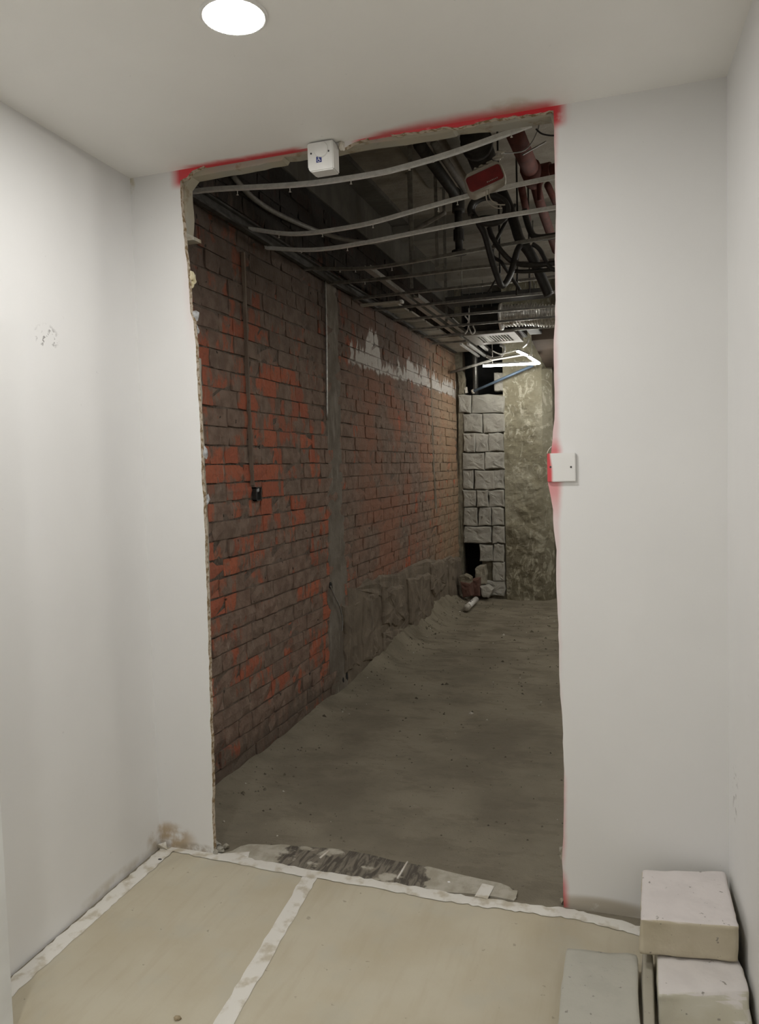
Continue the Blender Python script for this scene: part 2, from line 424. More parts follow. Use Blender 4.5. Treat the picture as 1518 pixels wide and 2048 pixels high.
def poly_plate(name, pts, d0, d1, m, parent=None, axis=0, rough=.0, sub=3, seed=0):
    """irregular plate: outline pts in the two other axes, from depth d0 (back) to d1 (face), face pillowed and rough"""
    rnd = random.Random(seed); o2 = []
    for i, p in enumerate(pts):
        q = pts[(i+1) % len(pts)]
        for k in range(sub):
            t = k/sub; x = p[0]+(q[0]-p[0])*t; y = p[1]+(q[1]-p[1])*t
            o2.append((x+rnd.uniform(-1, 1)*rough, y+rnd.uniform(-1, 1)*rough))
    cx = sum(p[0] for p in o2)/len(o2); cy_ = sum(p[1] for p in o2)/len(o2)
    def P(d, a, b): return (d, a, b) if axis == 0 else ((a, d, b) if axis == 1 else (a, b, d))
    V = []; n = len(o2); T_ = d1-d0
    lay = [(0, 1.0), (.5, 1.0), (.8, .985), (.95, .94), (1.0, .84), (1.0, .6), (1.0, .3)]
    def dep(t, A, B): return d0+T_*t + (.013*fbm((A*1.0+seed*3.1, B, seed), 9, 3)+.007*fbm((A, B, seed+5), 26, 2) if t > .9 else 0)*min(1, abs(T_)/.05)
    for t, s in lay:
        for a, b in o2:
            A, B = cx+(a-cx)*s, cy_+(b-cy_)*s
            V.append(P(dep(t, A, B), A, B))
    V.append(P(dep(1, cx, cy_), cx, cy_)); Fc = []
    for l in range(len(lay)-1):
        for j in range(n): Fc.append((l*n+j, l*n+(j+1) % n, (l+1)*n+(j+1) % n, (l+1)*n+j))
    for j in range(n): Fc.append(((len(lay)-1)*n+j, (len(lay)-1)*n+(j+1) % n, len(V)-1))
    return obj(name, V, Fc, m, parent)
def lump(name, c, s, m, parent=None, seed=0, amt=.25, sub=2, sc=2.5):
    bm = bmesh.new(); bmesh.ops.create_icosphere(bm, subdivisions=sub, radius=1)
    for v in bm.verts:
        d = 1+amt*fbm(v.co+Vector((seed*7.3, 0, 0)), sc/2)
        v.co = Vector(c) + Vector((v.co.x*s[0], v.co.y*s[1], v.co.z*s[2]))*d
    return from_bm(name, bm, m, parent)

# ================================================================== SETTING: the white room
RY = -3.6
def lx(y): return -.033*y
def rx(y): return 2.035-.045*y
def slab(name, pts, m, parent=None):
    """hexahedron from 8 points: 4 bottom, 4 top"""
    return obj(name, pts, [(0, 3, 2, 1), (4, 5, 6, 7), (0, 1, 5, 4), (1, 2, 6, 5), (2, 3, 7, 6), (3, 0, 4, 7)], m, parent)
struct(slab('wall_left', [(lx(RY)-.1, RY, -.03), (lx(RY), RY, -.03), (0, 0, -.03), (-.1, 0, -.03), (lx(RY)-.1, RY, ZC), (lx(RY), RY, ZC), (0, 0, ZC), (-.1, 0, ZC)], M_WL))
struct(slab('wall_right', [(rx(RY), RY, -.03), (rx(RY)+.1, RY, -.03), (rx(0)+.1, 0, -.03), (rx(0), 0, -.03), (rx(RY), RY, ZC), (rx(RY)+.1, RY, ZC), (rx(0)+.1, 0, ZC), (rx(0), 0, ZC)], M_WR))
struct(bx('wall_front', (-.1, RY-.1, -.03), (RX+.35, RY, ZC), M_WO))
struct(bx('ceiling', (-.1, RY-.1, ZC), (RX+.35, 0, ZC+.06), M_CL))
struct(bx('floor', (-.2, RY-.1, -.15), (RX+.35, .0, -.004), M_FLOOR))
# --- back wall: front leaf of plasterboard with its broken outline, ragged core behind it
def jag(pts, y, sub, amp, seed):
    rnd = random.Random(seed); W = [U(px, py, 1, y) for px, py in pts]; out = []
    for i in range(len(W)-1):
        a, b = W[i], W[i+1]; L = (b-a).length; k = max(1, int(L/sub))
        for j in range(k):
            p = a.lerp(b, j/k); nrm = Vector((-(b-a).z, 0, (b-a).x)).normalized()
            q = p + nrm*(fbm((p.x*3+seed, p.z*3, 0), 6, 4)*amp + rnd.uniform(-1, 1)*amp*.35)
            out.append((q.x, q.z))
    out.append((W[-1].x, W[-1].z)); return out
LEFT = [(428, 1712), (424, 1620), (425, 1560), (421, 1450), (418, 1330), (414, 1200), (409, 1050), (404, 950), (400, 850), (395, 760), (391, 690), (387, 642), (380, 622), (379, 590), (374, 530), (369, 490), (366, 450), (362, 410), (360, 362)]
TOP = [(385, 343), (410, 330), (440, 325), (480, 315), (530, 306), (575, 299), (590, 293), (617, 291), (640, 290), (672, 288), (680, 296), (690, 296), (700, 288), (722, 283), (745, 272), (771, 268), (800, 267), (828, 265), (856, 260), (900, 256), (938, 249), (990, 239), (1045, 229), (1107, 221)]
RIGHT = [(1108, 260), (1110, 350), (1112, 430), (1110, 500), (1111, 600), (1107, 700), (1108, 760), (1110, 800), (1105, 880), (1102, 906), (1098, 940), (1096, 966), (1101, 990), (1106, 1020), (1108, 1060), (1112, 1100), (1113, 1180), (1117, 1250), (1118, 1350), (1124, 1430), (1128, 1540), (1127, 1650), (1125, 1720), (1126, 1790), (1129, 1822)]
outl = jag(LEFT, 0, .017, .0024, 1)[:-1] + jag([LEFT[-1]]+TOP, 0, .012, .006, 2)[:-1] + jag([TOP[-1]]+RIGHT, 0, .03, .0018, 3)
outl[0] = (outl[0][0], -.03); outl[-1] = (outl[-1][0], -.03)
wb = struct(uwall('wall_back', outl, 0, .02, -.1, RX+.1, ZC, M_WB, M_EDGE))
CL = [(429, 1700), (429, 1640), (430, 1560), (425, 1450), (423, 1330), (421, 1200), (417, 1060), (414, 1000), (409, 900), (404, 800), (402, 718), (388, 712), (390, 690), (384, 640), (372, 600), (374, 520), (376, 490), (402, 487), (402, 481), (387, 473), (389, 440), (386, 410), (385, 383)]
CT = [(399, 364), (450, 355), (500, 346), (576, 331), (580, 324), (600, 323), (617, 319), (680, 312), (740, 300), (833, 287), (912, 274), (918, 270), (1000, 263), (1040, 255), (1104, 246)]
CR = [(1122, 300), (1125, 900), (1140, 1795)]
core = jag(CL, .07, .025, .0035, 4)[:-1] + jag([CL[-1]]+CT, .07, .03, .002, 5)[:-1] + jag([CT[-1]]+CR, .07, .05, .001, 6)
core[0] = (core[0][0], -.03); core[-1] = (core[-1][0], -.03)
c_ = uwall('broken_core', core, .0205, .07, -.1, RX+.1, 3.45, M_CORE, M_CORE, wb); c_['label'] = 'crumbling tan and grey board core behind the white face'
p = U(684, 292, 1, .0)
lump('plaster_lump', p, (.011, .016, .016), M_PLAST, wb, 3, .3)
p = U(384, 556, 1, .03); lump('foam_lump', p, (.012, .02, .022), M_FOAM, wb, 5, .5)['label'] = 'yellow foam lump'
p = U(382, 572, 1, .03); lump('foam_lump', p, (.009, .015, .012), M_FOAM, wb, 8, .6)['label'] = 'yellow foam lump'
for i, (a, b, s1, s2) in enumerate([(388, 634, .017, .024), (392, 660, .009, .02), (409, 905, .008, .024), (413, 1000, .007, .02)]):
    p = U(a, b, 1, .03); lump('gypsum_lump', p, (s1, .018, s2), M_GYP if i < 4 else M_PLAST, wb, 10+i, .5)
# crumbs of rubble at the foot of the broken jambs
for i, (a, b, s) in enumerate([(430, 1690, .022), (440, 1698, .016), (452, 1692, .012), (432, 1704, .012)]):
    p = U(a, b, 2, .008); lump('jamb_rubble', p, (s, s*.8, s*.7), M_CORE, wb, 40+i, .6)
for i, (a, b, s) in enumerate([(1124, 1700, .014), (1124, 1713, .011), (1124, 1802, .010)]):
    p = U(a, b, 1, .03); lump('jamb_crumb', p, (s*.6, s, s*.8), M_CORE, wb, 50+i, .6)
# --- door leaf standing open at the left edge of the view
D1 = struct(bpy.data.objects.new('door_1', None)); COL.objects.link(D1)
D1['label'] = 'edge of an open white door at the left of the white room'
fe = U(27, 2048, 2, .0); fe = Vector((fe.x+.03, fe.y-.03, 0)); hg = Vector((lx(-1.75)+.03, -1.75, 0))
dv = (fe-hg).normalized(); nv = Vector((-dv.y, dv.x, 0))
L_ = (fe-hg).length; H_ = 2.03
def dpt(a, b, z): return hg + dv*a + nv*b + Vector((0, 0, z))
leafm = obj('door_leaf', [dpt(0, 0, .008), dpt(L_, 0, .008), dpt(L_, .04, .008), dpt(0, .04, .008), dpt(0, 0, H_), dpt(L_, 0, H_), dpt(L_, .04, H_), dpt(0, .04, H_)],
    [(0, 3, 2, 1), (4, 5, 6, 7), (0, 1, 5, 4), (1, 2, 6, 5), (2, 3, 7, 6), (3, 0, 4, 7)], M_DOOR, D1)
for i, (z, h) in enumerate([(.42, .035), (.455, .02)]):
    lump('paint_chip', dpt(L_-.002, .012, z), (.006, .006, h), M_CHIP, D1, 60+i, .5)
hz = bmesh.new(); box(hz, dpt(L_-.07, -.022, 1.0), (.12, .012, .018), Matrix.Rotation(math.atan2(dv.y, dv.x), 3, 'Z'), .004)
from_bm('door_handle', hz, M_STEEL, D1)
rebase(D1, hg)

# ================================================================== SETTING: the stripped corridor
XB = -.06; YE = 5.80
# floor with trodden dust, rising in a heap against the brick wall
V, Fc = [], []; nx, ny = 92, 190
for j in range(ny+1):
    y = .0 + 7.6*j/ny
    for i in range(nx+1):
        x = -.12 + 3.4*(i/nx)**1.15
        z = -.012 + .006*fbm((x, y, 0), 2.2) + .006*fbm((x, y, 4), 9)
        hb = (.03+.13*max(0, min(1, (y-2.2)/1.2))*max(0, min(1, (5.9-y)/.6)))*(1+.5*fbm((x, y, 9), 2.5))
        z += hb*math.exp(-max(0, x+.05)/.085)
        if y > 1.0: z += .012*max(0, fbm((x*1.0, y*1.6, 2), 3.2))*min(1, y-1)
        if y < .12: z = min(z, -.006)
        V.append((x, y, z))
for j in range(ny):
    for i in range(nx): Fc.append((j*(nx+1)+i, j*(nx+1)+i+1, (j+1)*(nx+1)+i+1, (j+1)*(nx+1)+i))
struct(obj('floor_corridor', V, Fc, M_FLOOR, smooth=True), 'dusty uneven concrete floor of the stripped corridor')
# brick wall: recessed bed, every brick its own piece (nearest 300), the farther ones joined
wl = struct(bx('wall_corridor_left', (XB-.16, .02, -.05), (XB-.010, YE+.9, 3.45), M_BED), 'old red brick wall smeared with grey render along the corridor')
def brick_geo(seed):
    rnd = random.Random(seed); ny_, nz_ = 3, 2; V = []; Fc = []
    for j in range(nz_+1):
        for i in range(ny_+1):
            ed = (i in (0, ny_)) or (j in (0, nz_))
            V.append([(-.003 if ed else 0)+rnd.uniform(-.003, .002)-(.006 if ed and rnd.random() < .22 else 0), i/ny_-.5+(rnd.uniform(-.012, .012)), j/nz_-.5+rnd.uniform(-.03, .03)])
    for j in range(nz_):
        for i in range(ny_): a = j*(ny_+1)+i; Fc.append((a, a+1, a+ny_+2, a+ny_+1))
    ring = [i for i in range(ny_+1)] + [(j+1)*(ny_+1)-1 for j in range(1, nz_+1)] + [nz_*(ny_+1)+i for i in range(ny_-1, -1, -1)] + [j*(ny_+1) for j in range(nz_-1, 0, -1)]
    n0 = len(V)
    for r in ring: V.append([-.03, max(-.5, min(.5, V[r][1]*1.01)), max(-.5, min(.5, V[r][2]*1.01))])
    for k in range(len(ring)):
        k2 = (k+1) % len(ring); Fc.append((ring[k2], ring[k], n0+k, n0+k2))
    return V, Fc
geos = [brick_geo(100+i) for i in range(8)]
bmeshes = []
for V, Fc in geos:
    me = bpy.data.meshes.new('brick'); me.from_pydata(V, [], Fc); me.materials.append(M_BRICK); me.update(); bmeshes.append(me)
CH, OFF = .0885, .0735-.0885
bricks = []; rnd = random.Random(5)
for i in range(36):
    z = OFF + i*CH + CH/2
    if z > 3.12: break
    head = (i % 5 == 2)
    y = .03 + (rnd.uniform(0, .24) if not head else rnd.uniform(0, .12))
    while y < YE-.02:
        L = (.127 if head else (.25 if rnd.random() > .12 else .127)) * rnd.uniform(.95, 1.05)
        L = min(L, YE-y)
        if L > .05: bricks.append((y+L/2, z+rnd.uniform(-.002, .002), L-.004-rnd.choice((0, 0, .004)), CH-.0065-rnd.choice((0, .001, .003)), rnd.uniform(-.005, .004), rnd.uniform(-.004, .004)))
        y += L
def score(b):
    y, z = b[0], b[1]
    if y < .30 or z < .0 or z > 2.62 or 1.97 < y < 2.27: return 0
    if y > 2.2 and z < .55: return 0
    v = Vector((XB, y, z))-CAM; d = v.length
    return b[2]*b[3]*abs(v.x)/d**3
order = sorted(range(len(bricks)), key=lambda k: -score(bricks[k]))
far_V, far_F = [], []
for q, k in enumerate(order):
    y, z, L, h, dx, rot = bricks[k]; g = (k*7) % 8
    if q < 300:
        o = bpy.data.objects.new('brick', bmeshes[g]); COL.objects.link(o); o.parent = wl
        o.location = (XB+dx, y, z); o.scale = (1, L, h); o.rotation_euler = (rot, 0, 0)
    else:
        n0 = len(far_V)
        for v in geos[g][0]: far_V.append((XB+dx+v[0], y+v[1]*L, z+v[2]*h))
        far_F += [tuple(n0+a for a in f) for f in geos[g][1]]
fo = obj('distant_bricks', far_V, far_F, M_BRICK, wl); fo['kind'] = 'stuff'
# filled chase, plaster strips and render lumps on the brick wall
def strip(name, path, hw, m, d1, seed, parent=wl, d0=XB-.02):
    """vertical strip of filling on the wall; path of (y,z), half widths"""
    V, Fc = [], []; n = 40
    for i in range(n+1):
        t = i/n; k = t*(len(path)-1); a = min(int(k), len(path)-2); f = k-a
        y = path[a][0]*(1-f)+path[a+1][0]*f; z = path[a][1]*(1-f)+path[a+1][1]*f; h_ = hw[a]*(1-f)+hw[a+1]*f
        for j, (s, dd) in enumerate([(-1, 0), (-.92, .8), (-.3, 1), (.3, 1), (.92, .8), (1, 0)]):
            V.append((d0+(d1-d0)*dd+(.004*fbm((y*3+s*4+seed, z*5, 1), 3) if dd else 0), y+s*h_*(1+.30*fbm((seed+s, z*6, 0), 2)), z))
    for i in range(n):
        for j in range(5): Fc.append((i*6+j, i*6+j+1, (i+1)*6+j+1, (i+1)*6+j))
    return obj(name, V, Fc, m, parent)
strip('filled_chase', [(2.15, -.02), (2.14, .7), (2.13, 1.3), (2.17, 2.2), (2.17, 2.7)], [.22, .17, .14, .12, .10], M_CHASE, XB+.0015, 3)['label'] = 'grey mortar filling of a wide chase'
strip('filled_chase', [(4.80, 1.0), (4.72, 1.6), (4.70, 2.5)], [.04, .03, .02], M_REND, XB+.003, 12)
def W(px, py): q = U(px, py, 0, XB+.02); return (q.y, q.z)
RP = [([(700, 1180), (762, 1150), (905, 1110), (920, 1118), (921, 1225), (860, 1275), (760, 1345), (700, 1375)], .012, 1),
      ([(764, 1178), (808, 1168), (812, 1238), (790, 1250), (766, 1252)], .030, 2),
      ([(814, 1158), (856, 1145), (860, 1240), (850, 1276), (834, 1272), (818, 1250)], .042, 3),
      ([(862, 1124), (892, 1118), (893, 1172), (870, 1192), (861, 1180)], .034, 4),
      ([(897, 1122), (919, 1112), (922, 1205), (912, 1212), (899, 1200)], .036, 5),
      ([(728, 1196), (757, 1184), (760, 1300), (744, 1322), (727, 1326)], .024, 6),
      ([(766, 1262), (806, 1256), (814, 1290), (790, 1318), (768, 1322)], .03, 7),
      ([(690, 1215), (722, 1200), (722, 1330), (694, 1350)], .015, 8),
      ([(840, 1196), (866, 1200), (885, 1225), (858, 1248)], .026, 9)]
for pts, th, sd in RP:
    poly_plate('render_patch', [W(*p) for p in pts], XB-.03, XB+th, M_REND, wl, 0, .03 if sd == 1 else .016, 5, sd)
# dark oval hole with a loose wire, and small drilled pockets
for a, b, s in [(662, 1172, .022), (693, 1352, .03), (686, 1360, .018)]:
    q = U(a, b, 0, XB); lump('broken_pocket', (XB-.004, q.y, q.z), (.012, s, s*1.3), M_VOID, wl, 3, .4)
# upper ring of concrete above the bricks, and the slab with its downstands
struct(bx('wall_corridor_top', (XB-.15, .07, 3.13), (XB+.0, YE, 3.45), M_SOF2), 'dark concrete band above the brick wall')  # concrete in a darker tone than the slab
ceil = struct(bx('ceiling_corridor', (XB-.15, .07, 3.42), (3.3, 7.6, 3.6), M_SOF), 'bare concrete soffit of the corridor')
for lo, hi, m in [((XB+.0, .07, 3.385), (.09, 3.55, 3.45), M_SOF2), ((.42, .07, 3.405), (.54, 2.9, 3.45), M_SOF3), ((.72, .07, 3.395), (.80, 3.1, 3.45), M_SOF3), ((XB, 3.55, 3.34), (3.2, 3.85, 3.45), M_SOF3), ((XB, 4.95, 3.26), (3.2, 5.3, 3.45), M_SOF)]:
    bx('soffit_band', lo, hi, m, ceil, .004)
struct(bx('wall_corridor_right', (3.2, .07, -.05), (3.35, 7.6, 3.45), M_REND))
struct(bx('wall_corridor_near', (RX+.1, .02, -.05), (3.35, .07, 3.45), M_REND))
struct(bx('wall_corridor_far', (.3, 7.45, -.05), (3.35, 7.6, 3.45), M_REND), 'dim masonry at the far end, right of the pier')
# end wall of rough grey blocks
we = struct(bx('wall_corridor_end', (XB-.05, YE+.035, .62), (.47, YE+.15, 2.205), M_JOINT), 'rough grey block wall closing the corridor')
bx('joint_backing', (.18, YE+.035, -.05), (.47, YE+.15, .62), M_JOINT, we)
bx('joint_backing', (XB-.05, YE+.035, 2.205), (-.015, YE+.15, 3.45), M_JOINT, we)
bx('joint_backing', (XB-.05, YE+.035, -.05), (-.03, YE+.15, .62), M_JOINT, we)
def E(u, v): q = U(880+.2588*u, 700+.2588*v, 1, YE); return (q.x, q.z)
ROWS = [(350, 486, [(150, 238), (246, 500)]), (496, 636, [(186, 322), (332, 496)]), (646, 784, [(184, 270), (278, 372), (378, 492)]), (796, 922, [(180, 342), (352, 496)]),
        (930, 1076, [(184, 262), (270, 418), (424, 496)]), (1086, 1212, [(184, 280), (288, 372), (382, 496)]), (1220, 1356, [(186, 290), (304, 396), (404, 494)]), (1366, 1494, [(190, 398), (410, 496)]),
        (1504, 1634, [(312, 408), (416, 496)]), (1640, 1780, [(412, 496)]), (1786, 1905, [(352, 500)])]
sd = 200
for v0, v1, cells in ROWS:
    for u0, u1 in cells:
        sd += 1; r_ = random.Random(sd); j = lambda a: r_.uniform(-a, a)*1.15; u0 -= 3; u1 += 3
        pts = [E(u0+j(5), v0-3+j(6)), E((u0+u1)/2+j(15), v0-3+j(7)), E(u1+j(5), v0+j(6)), E(u1+j(5), (v0+v1)/2+j(10)), E(u1+j(5), v1+j(6)), E((u0+u1)/2+j(15), v1+j(7)), E(u0+j(5), v1+j(6)), E(u0+j(5), (v0+v1)/2+j(10))]
        poly_plate('stone_block', pts, YE+.05, YE-.012-r_.uniform(0, .022), M_BLOCK, we, 1, .004, 2, sd)
poly_plate('mortar_fillet', [E(130, 170), E(190, 170), E(185, 340), E(150, 350)], YE+.05, YE-.01, M_JOINT, we, 1, .01, 3, 5)
poly_plate('mortar_fillet', [E(140, 330), E(185, 350), E(180, 1480), E(150, 1900), E(120, 1900)], YE+.05, YE-.005, M_JOINT, we, 1, .008, 5, 6)
# cavity behind the two openings of the end wall
cav = struct(bx('wall_cavity', (XB-.06, YE+.55, -.05), (.5, YE+.6, 3.45), M_VOID), 'black cavity behind the block wall')
bx('cavity_side', (.5, YE+.15, -.05), (.52, YE+.6, 3.45), M_VOID, cav)
q = U(951, 760, 1, YE+.3); tag(tube('cavity_pipe', [(q.x, YE+.3, 1.9), (q.x, YE+.3, 3.2)], .03, M_STEELD, None, 10, 0), 'dim vertical pipe in the dark gap above the block wall', 'pipe')
# hacked concrete pier
def rough_face(fn, nu, nv, amp, seed):
    V, Fc = [], []
    for j in range(nv+1):
        for i in range(nu+1):
            p, nn = fn(i/nu, j/nv); p = Vector(p)
            d = amp*(fbm((p.x+seed, p.y, p.z), 6, 5) + .6*mn.ridged_multi_fractal(Vector((p.x*5+p.z*4+seed, p.y, p.z*7-p.x*3)), 1, 2, 4, 1, 2)-.6)
            V.append(p + Vector(nn)*d*min(1, 6*min(i/nu, 1-i/nu)+.25))
    for j in range(nv):
        for i in range(nu): Fc.append((j*(nu+1)+i, j*(nu+1)+i+1, (j+1)*(nu+1)+i+1, (j+1)*(nu+1)+i))
    return V, Fc
PX0, PX1, PY, PX2 = U(1010, 1000, 1, YE).x, U(1087, 1000, 1, YE).x, YE, .955
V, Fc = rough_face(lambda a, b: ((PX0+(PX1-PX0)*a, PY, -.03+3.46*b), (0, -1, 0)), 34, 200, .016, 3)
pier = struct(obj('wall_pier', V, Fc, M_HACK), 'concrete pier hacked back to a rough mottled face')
V, Fc = rough_face(lambda a, b: ((PX1+(PX2-PX1)*a, PY+.10*a, -.03+3.46*b), (.8, -.6, 0)), 5, 120, .008, 8)
obj('chamfered_corner', V, Fc, M_HACK, pier)
obj('pier_side', [(PX0, PY, -.03), (PX0, PY+.7, -.03), (PX0, PY+.7, 3.43), (PX0, PY, 3.43), (PX2, PY+.1, -.03), (PX2, PY+.7, -.03), (PX2, PY+.7, 3.43), (PX2, PY+.1, 3.43)], [(0, 1, 2, 3), (4, 7, 6, 5), (1, 5, 6, 2)], M_HACK, pier)
# far masonry courses right of the pier
for k in range(16):
    for c, (xa, xb_) in enumerate([(.92, 1.22), (1.24, 1.60), (1.62, 2.0)]):
        bx('far_block', (xa, 7.40, .02+k*.19), (xb_, 7.46, .19+k*.19), M_BLOCK, bpy.data.objects['wall_corridor_far'], .01)

# ================================================================== THINGS IN THE WHITE ROOM
# downlights
def led_bar(A, B, r, parent, m, ex=78):
    cx2, cz2 = r*math.sin(math.radians(ex)), r*math.cos(math.radians(ex))
    V, Fc = tube_geo([A, B], 0, prof=[(r*math.cos(a), r*math.sin(a)) for a in [math.radians(90+ex+(360-2*ex)*k/9) for k in range(10)]])
    obj('tube', V, Fc, m, parent, smooth=False)
    d = Vector((0, 0, 1)); V, Fc = tube_geo([A+d*.001, B+d*.001], 0, prof=[(-cx2, cz2), (cx2, cz2), (cx2*.8, r*1.25), (-cx2*.8, r*1.25)])
    obj('housing', V, Fc, M_STEELD, parent)
def downlight(c, label):
    t = empty('downlight', label, 'ceiling light')
    V, Fc = [], []; n = 48
    for r, z in [(.082, ZC), (.082, ZC-.004), (.077, ZC-.007), (.0735, ZC-.0055)]:
        for k in range(n): a = 2*math.pi*k/n; V.append((c[0]+r*math.cos(a), c[1]+r*math.sin(a), z))
    for l in range(3):
        for k in range(n): Fc.append((l*n+k, l*n+(k+1) % n, (l+1)*n+(k+1) % n, (l+1)*n+k))
    obj('rim', V, Fc, M_WPL, t, smooth=True)
    disc('lens', (c[0], c[1], ZC-.0055), (0, 0, 1), .0745, .003, M_LENS, t, 48)['label'] = 'glowing white lens'
    rebase(t, (c[0], c[1], ZC)); return t
downlight((.862, -.775), 'round white downlight glowing in the ceiling above the opening')
downlight((1.0, -2.35), 'added round white downlight, unseen in the ceiling above the camera')  # added out of view to brighten the white room
# protection boards
def sheet(name, pts, z0, z1, m, label, cat, group=None):
    n = len(pts); V = [(x, y, z0) for x, y in pts]+[(x, y, z1) for x, y in pts]
    Fc = [tuple(range(n))[::-1], tuple(range(n, 2*n))]+[(i, (i+1) % n, n+(i+1) % n, n+i) for i in range(n)]
    return tag(obj(name, V, Fc, m), label, cat, group)
SX = lambda y: .655-.095*y
sheet('protection_board', [(lx(-3.5)+.02, -3.5), (SX(-3.5)-.003, -3.5), (SX(-.03)-.003, -.03), (.03, .0), (.02, -.1)], -.004, 0, M_BOARD, 'beige floor protection board along the left wall', 'floor board', 'beige protection boards')
sheet('protection_board', [(SX(-3.5)+.003, -3.5), (rx(-3.5)-.02, -3.5), (rx(-.1)-.01, -.1), (1.54, -.055), (SX(-.03)+.003, -.03)], -.004, 0, M_BOARD, 'beige floor protection board under the concrete blocks at right', 'floor board', 'beige protection boards')
# tape: thin ribbons that undulate a little
def ribbon(name, path, hw, label, z=.0012, seed=0, curl=None, edge=.004):
    P = smoothpath([Vector((*p[:2], p[2] if len(p) > 2 else 0)) for p in path], 14); V, Fc = [], []; rnd = random.Random(seed); n = len(P)
    for i, p in enumerate(P):
        t = (P[min(i+1, n-1)]-P[max(i-1, 0)]).normalized(); s = Vector((-t.y, t.x, 0)); h_ = hw
        for k, a in enumerate((-1, -.45, .1, .6, 1)):
            off = a*h_ + (rnd.uniform(-1, 1)*edge if abs(a) == 1 else 0)
            V.append(p + s*off + Vector((0, 0, z+.0012*max(0, fbm((p.x, p.y, a+seed), 14)) + .001*(abs(a) < 1))))
    for i in range(n-1):
        for k in range(4): Fc.append((i*5+k+1, i*5+k, (i+1)*5+k, (i+1)*5+k+1))
    return tag(obj(name, V, Fc, M_TAPE, smooth=False), label, 'tape', 'strips of white tape on the floor')
ribbon('tape_strip', [(lx(-.03)+.045, -.02, .002), (lx(-.3)+.042, -.3), (lx(-.6)+.040, -.6), (lx(-.95)+.042, -.95), (lx(-1.5)+.045, -1.5), (lx(-2.4)+.045, -2.4)], .030, 'long white tape strip along the foot of the left wall', seed=1)
ribbon('tape_strip', [(.05, .0), (.25, -.012), (.55, -.033), (.9, -.040), (1.2, -.052), (1.42, -.048), (1.60, -.045), (1.80, -.082), (1.97, -.10)], .026, 'long white tape strip along the threshold of the opening', z=.0022, seed=2, edge=.006)
ribbon('tape_strip', [(SX(-.06), -.06), (SX(-.5), -.5), (SX(-1), -1), (SX(-2), -2), (SX(-3.3), -3.3)], .027, 'white tape strip over the seam in the middle of the floor', z=.0016, seed=3, edge=.003)
ribbon('tape_strip', [(1.268, -.03), (1.278, .055)], .023, 'short white tape tab at the right of the threshold', z=.0035, seed=4)
ribbon('tape_strip', [(.30, -.008), (.375, .022)], .024, 'short torn white tape tab at the left of the threshold', z=.0035, seed=5)
# lifted tape end in the corner
P0 = [U(x, y, 1, -.005) for x, y in [(300, 1706), (322, 1684), (334, 1682), (340, 1694), (333, 1708)]]
V = [Vector((p.x, -.012-.01*(i % 2), max(p.z, .002))) for i, p in enumerate(P0)]; V += [v+Vector((.002, -.004, .001)) for v in V]
tag(obj('tape_curl', V, [(0, 1, 2, 3, 4), (9, 8, 7, 6, 5)]+[(i, 5+i, 5+(i+1) % 5, (i+1) % 5) for i in range(5)], M_TAPE), 'lifted white tape end curling up in the left corner', 'tape')
# scraped threshold strip
so = []
for a, b in [(430, 1713), (500, 1688), (560, 1690), (620, 1693), (700, 1703), (860, 1734), (1000, 1768), (1032, 1783), (1030, 1800), (850, 1778), (640, 1745), (470, 1722)]:
    q = U(a, b, 2, 0.0); so.append((q.x, q.y))
so2 = []
rr = random.Random(3)
for i, p in enumerate(so):
    n_ = so[(i+1) % len(so)]
    for k in range(4): so2.append((p[0]+(n_[0]-p[0])*k/4+rr.uniform(-.006, .006), p[1]+(n_[1]-p[1])*k/4+rr.uniform(-.006, .006)))
th = sheet('threshold_strip', so2, -.02, .001, M_SILL, 'scraped dark threshold strip with pale adhesive ridges', 'floor strip')
q0, q1 = U(795, 1757, 2, .002), U(815, 1724, 2, .002)
tube('adhesive_ridge', [q0, q1], .004, M_PLAST, th, 6, 0)
q0, q1 = U(640, 1716, 2, .002), U(658, 1702, 2, .002)
tube('adhesive_ridge', [q0, q1], .004, M_PLAST, th, 6, 0)
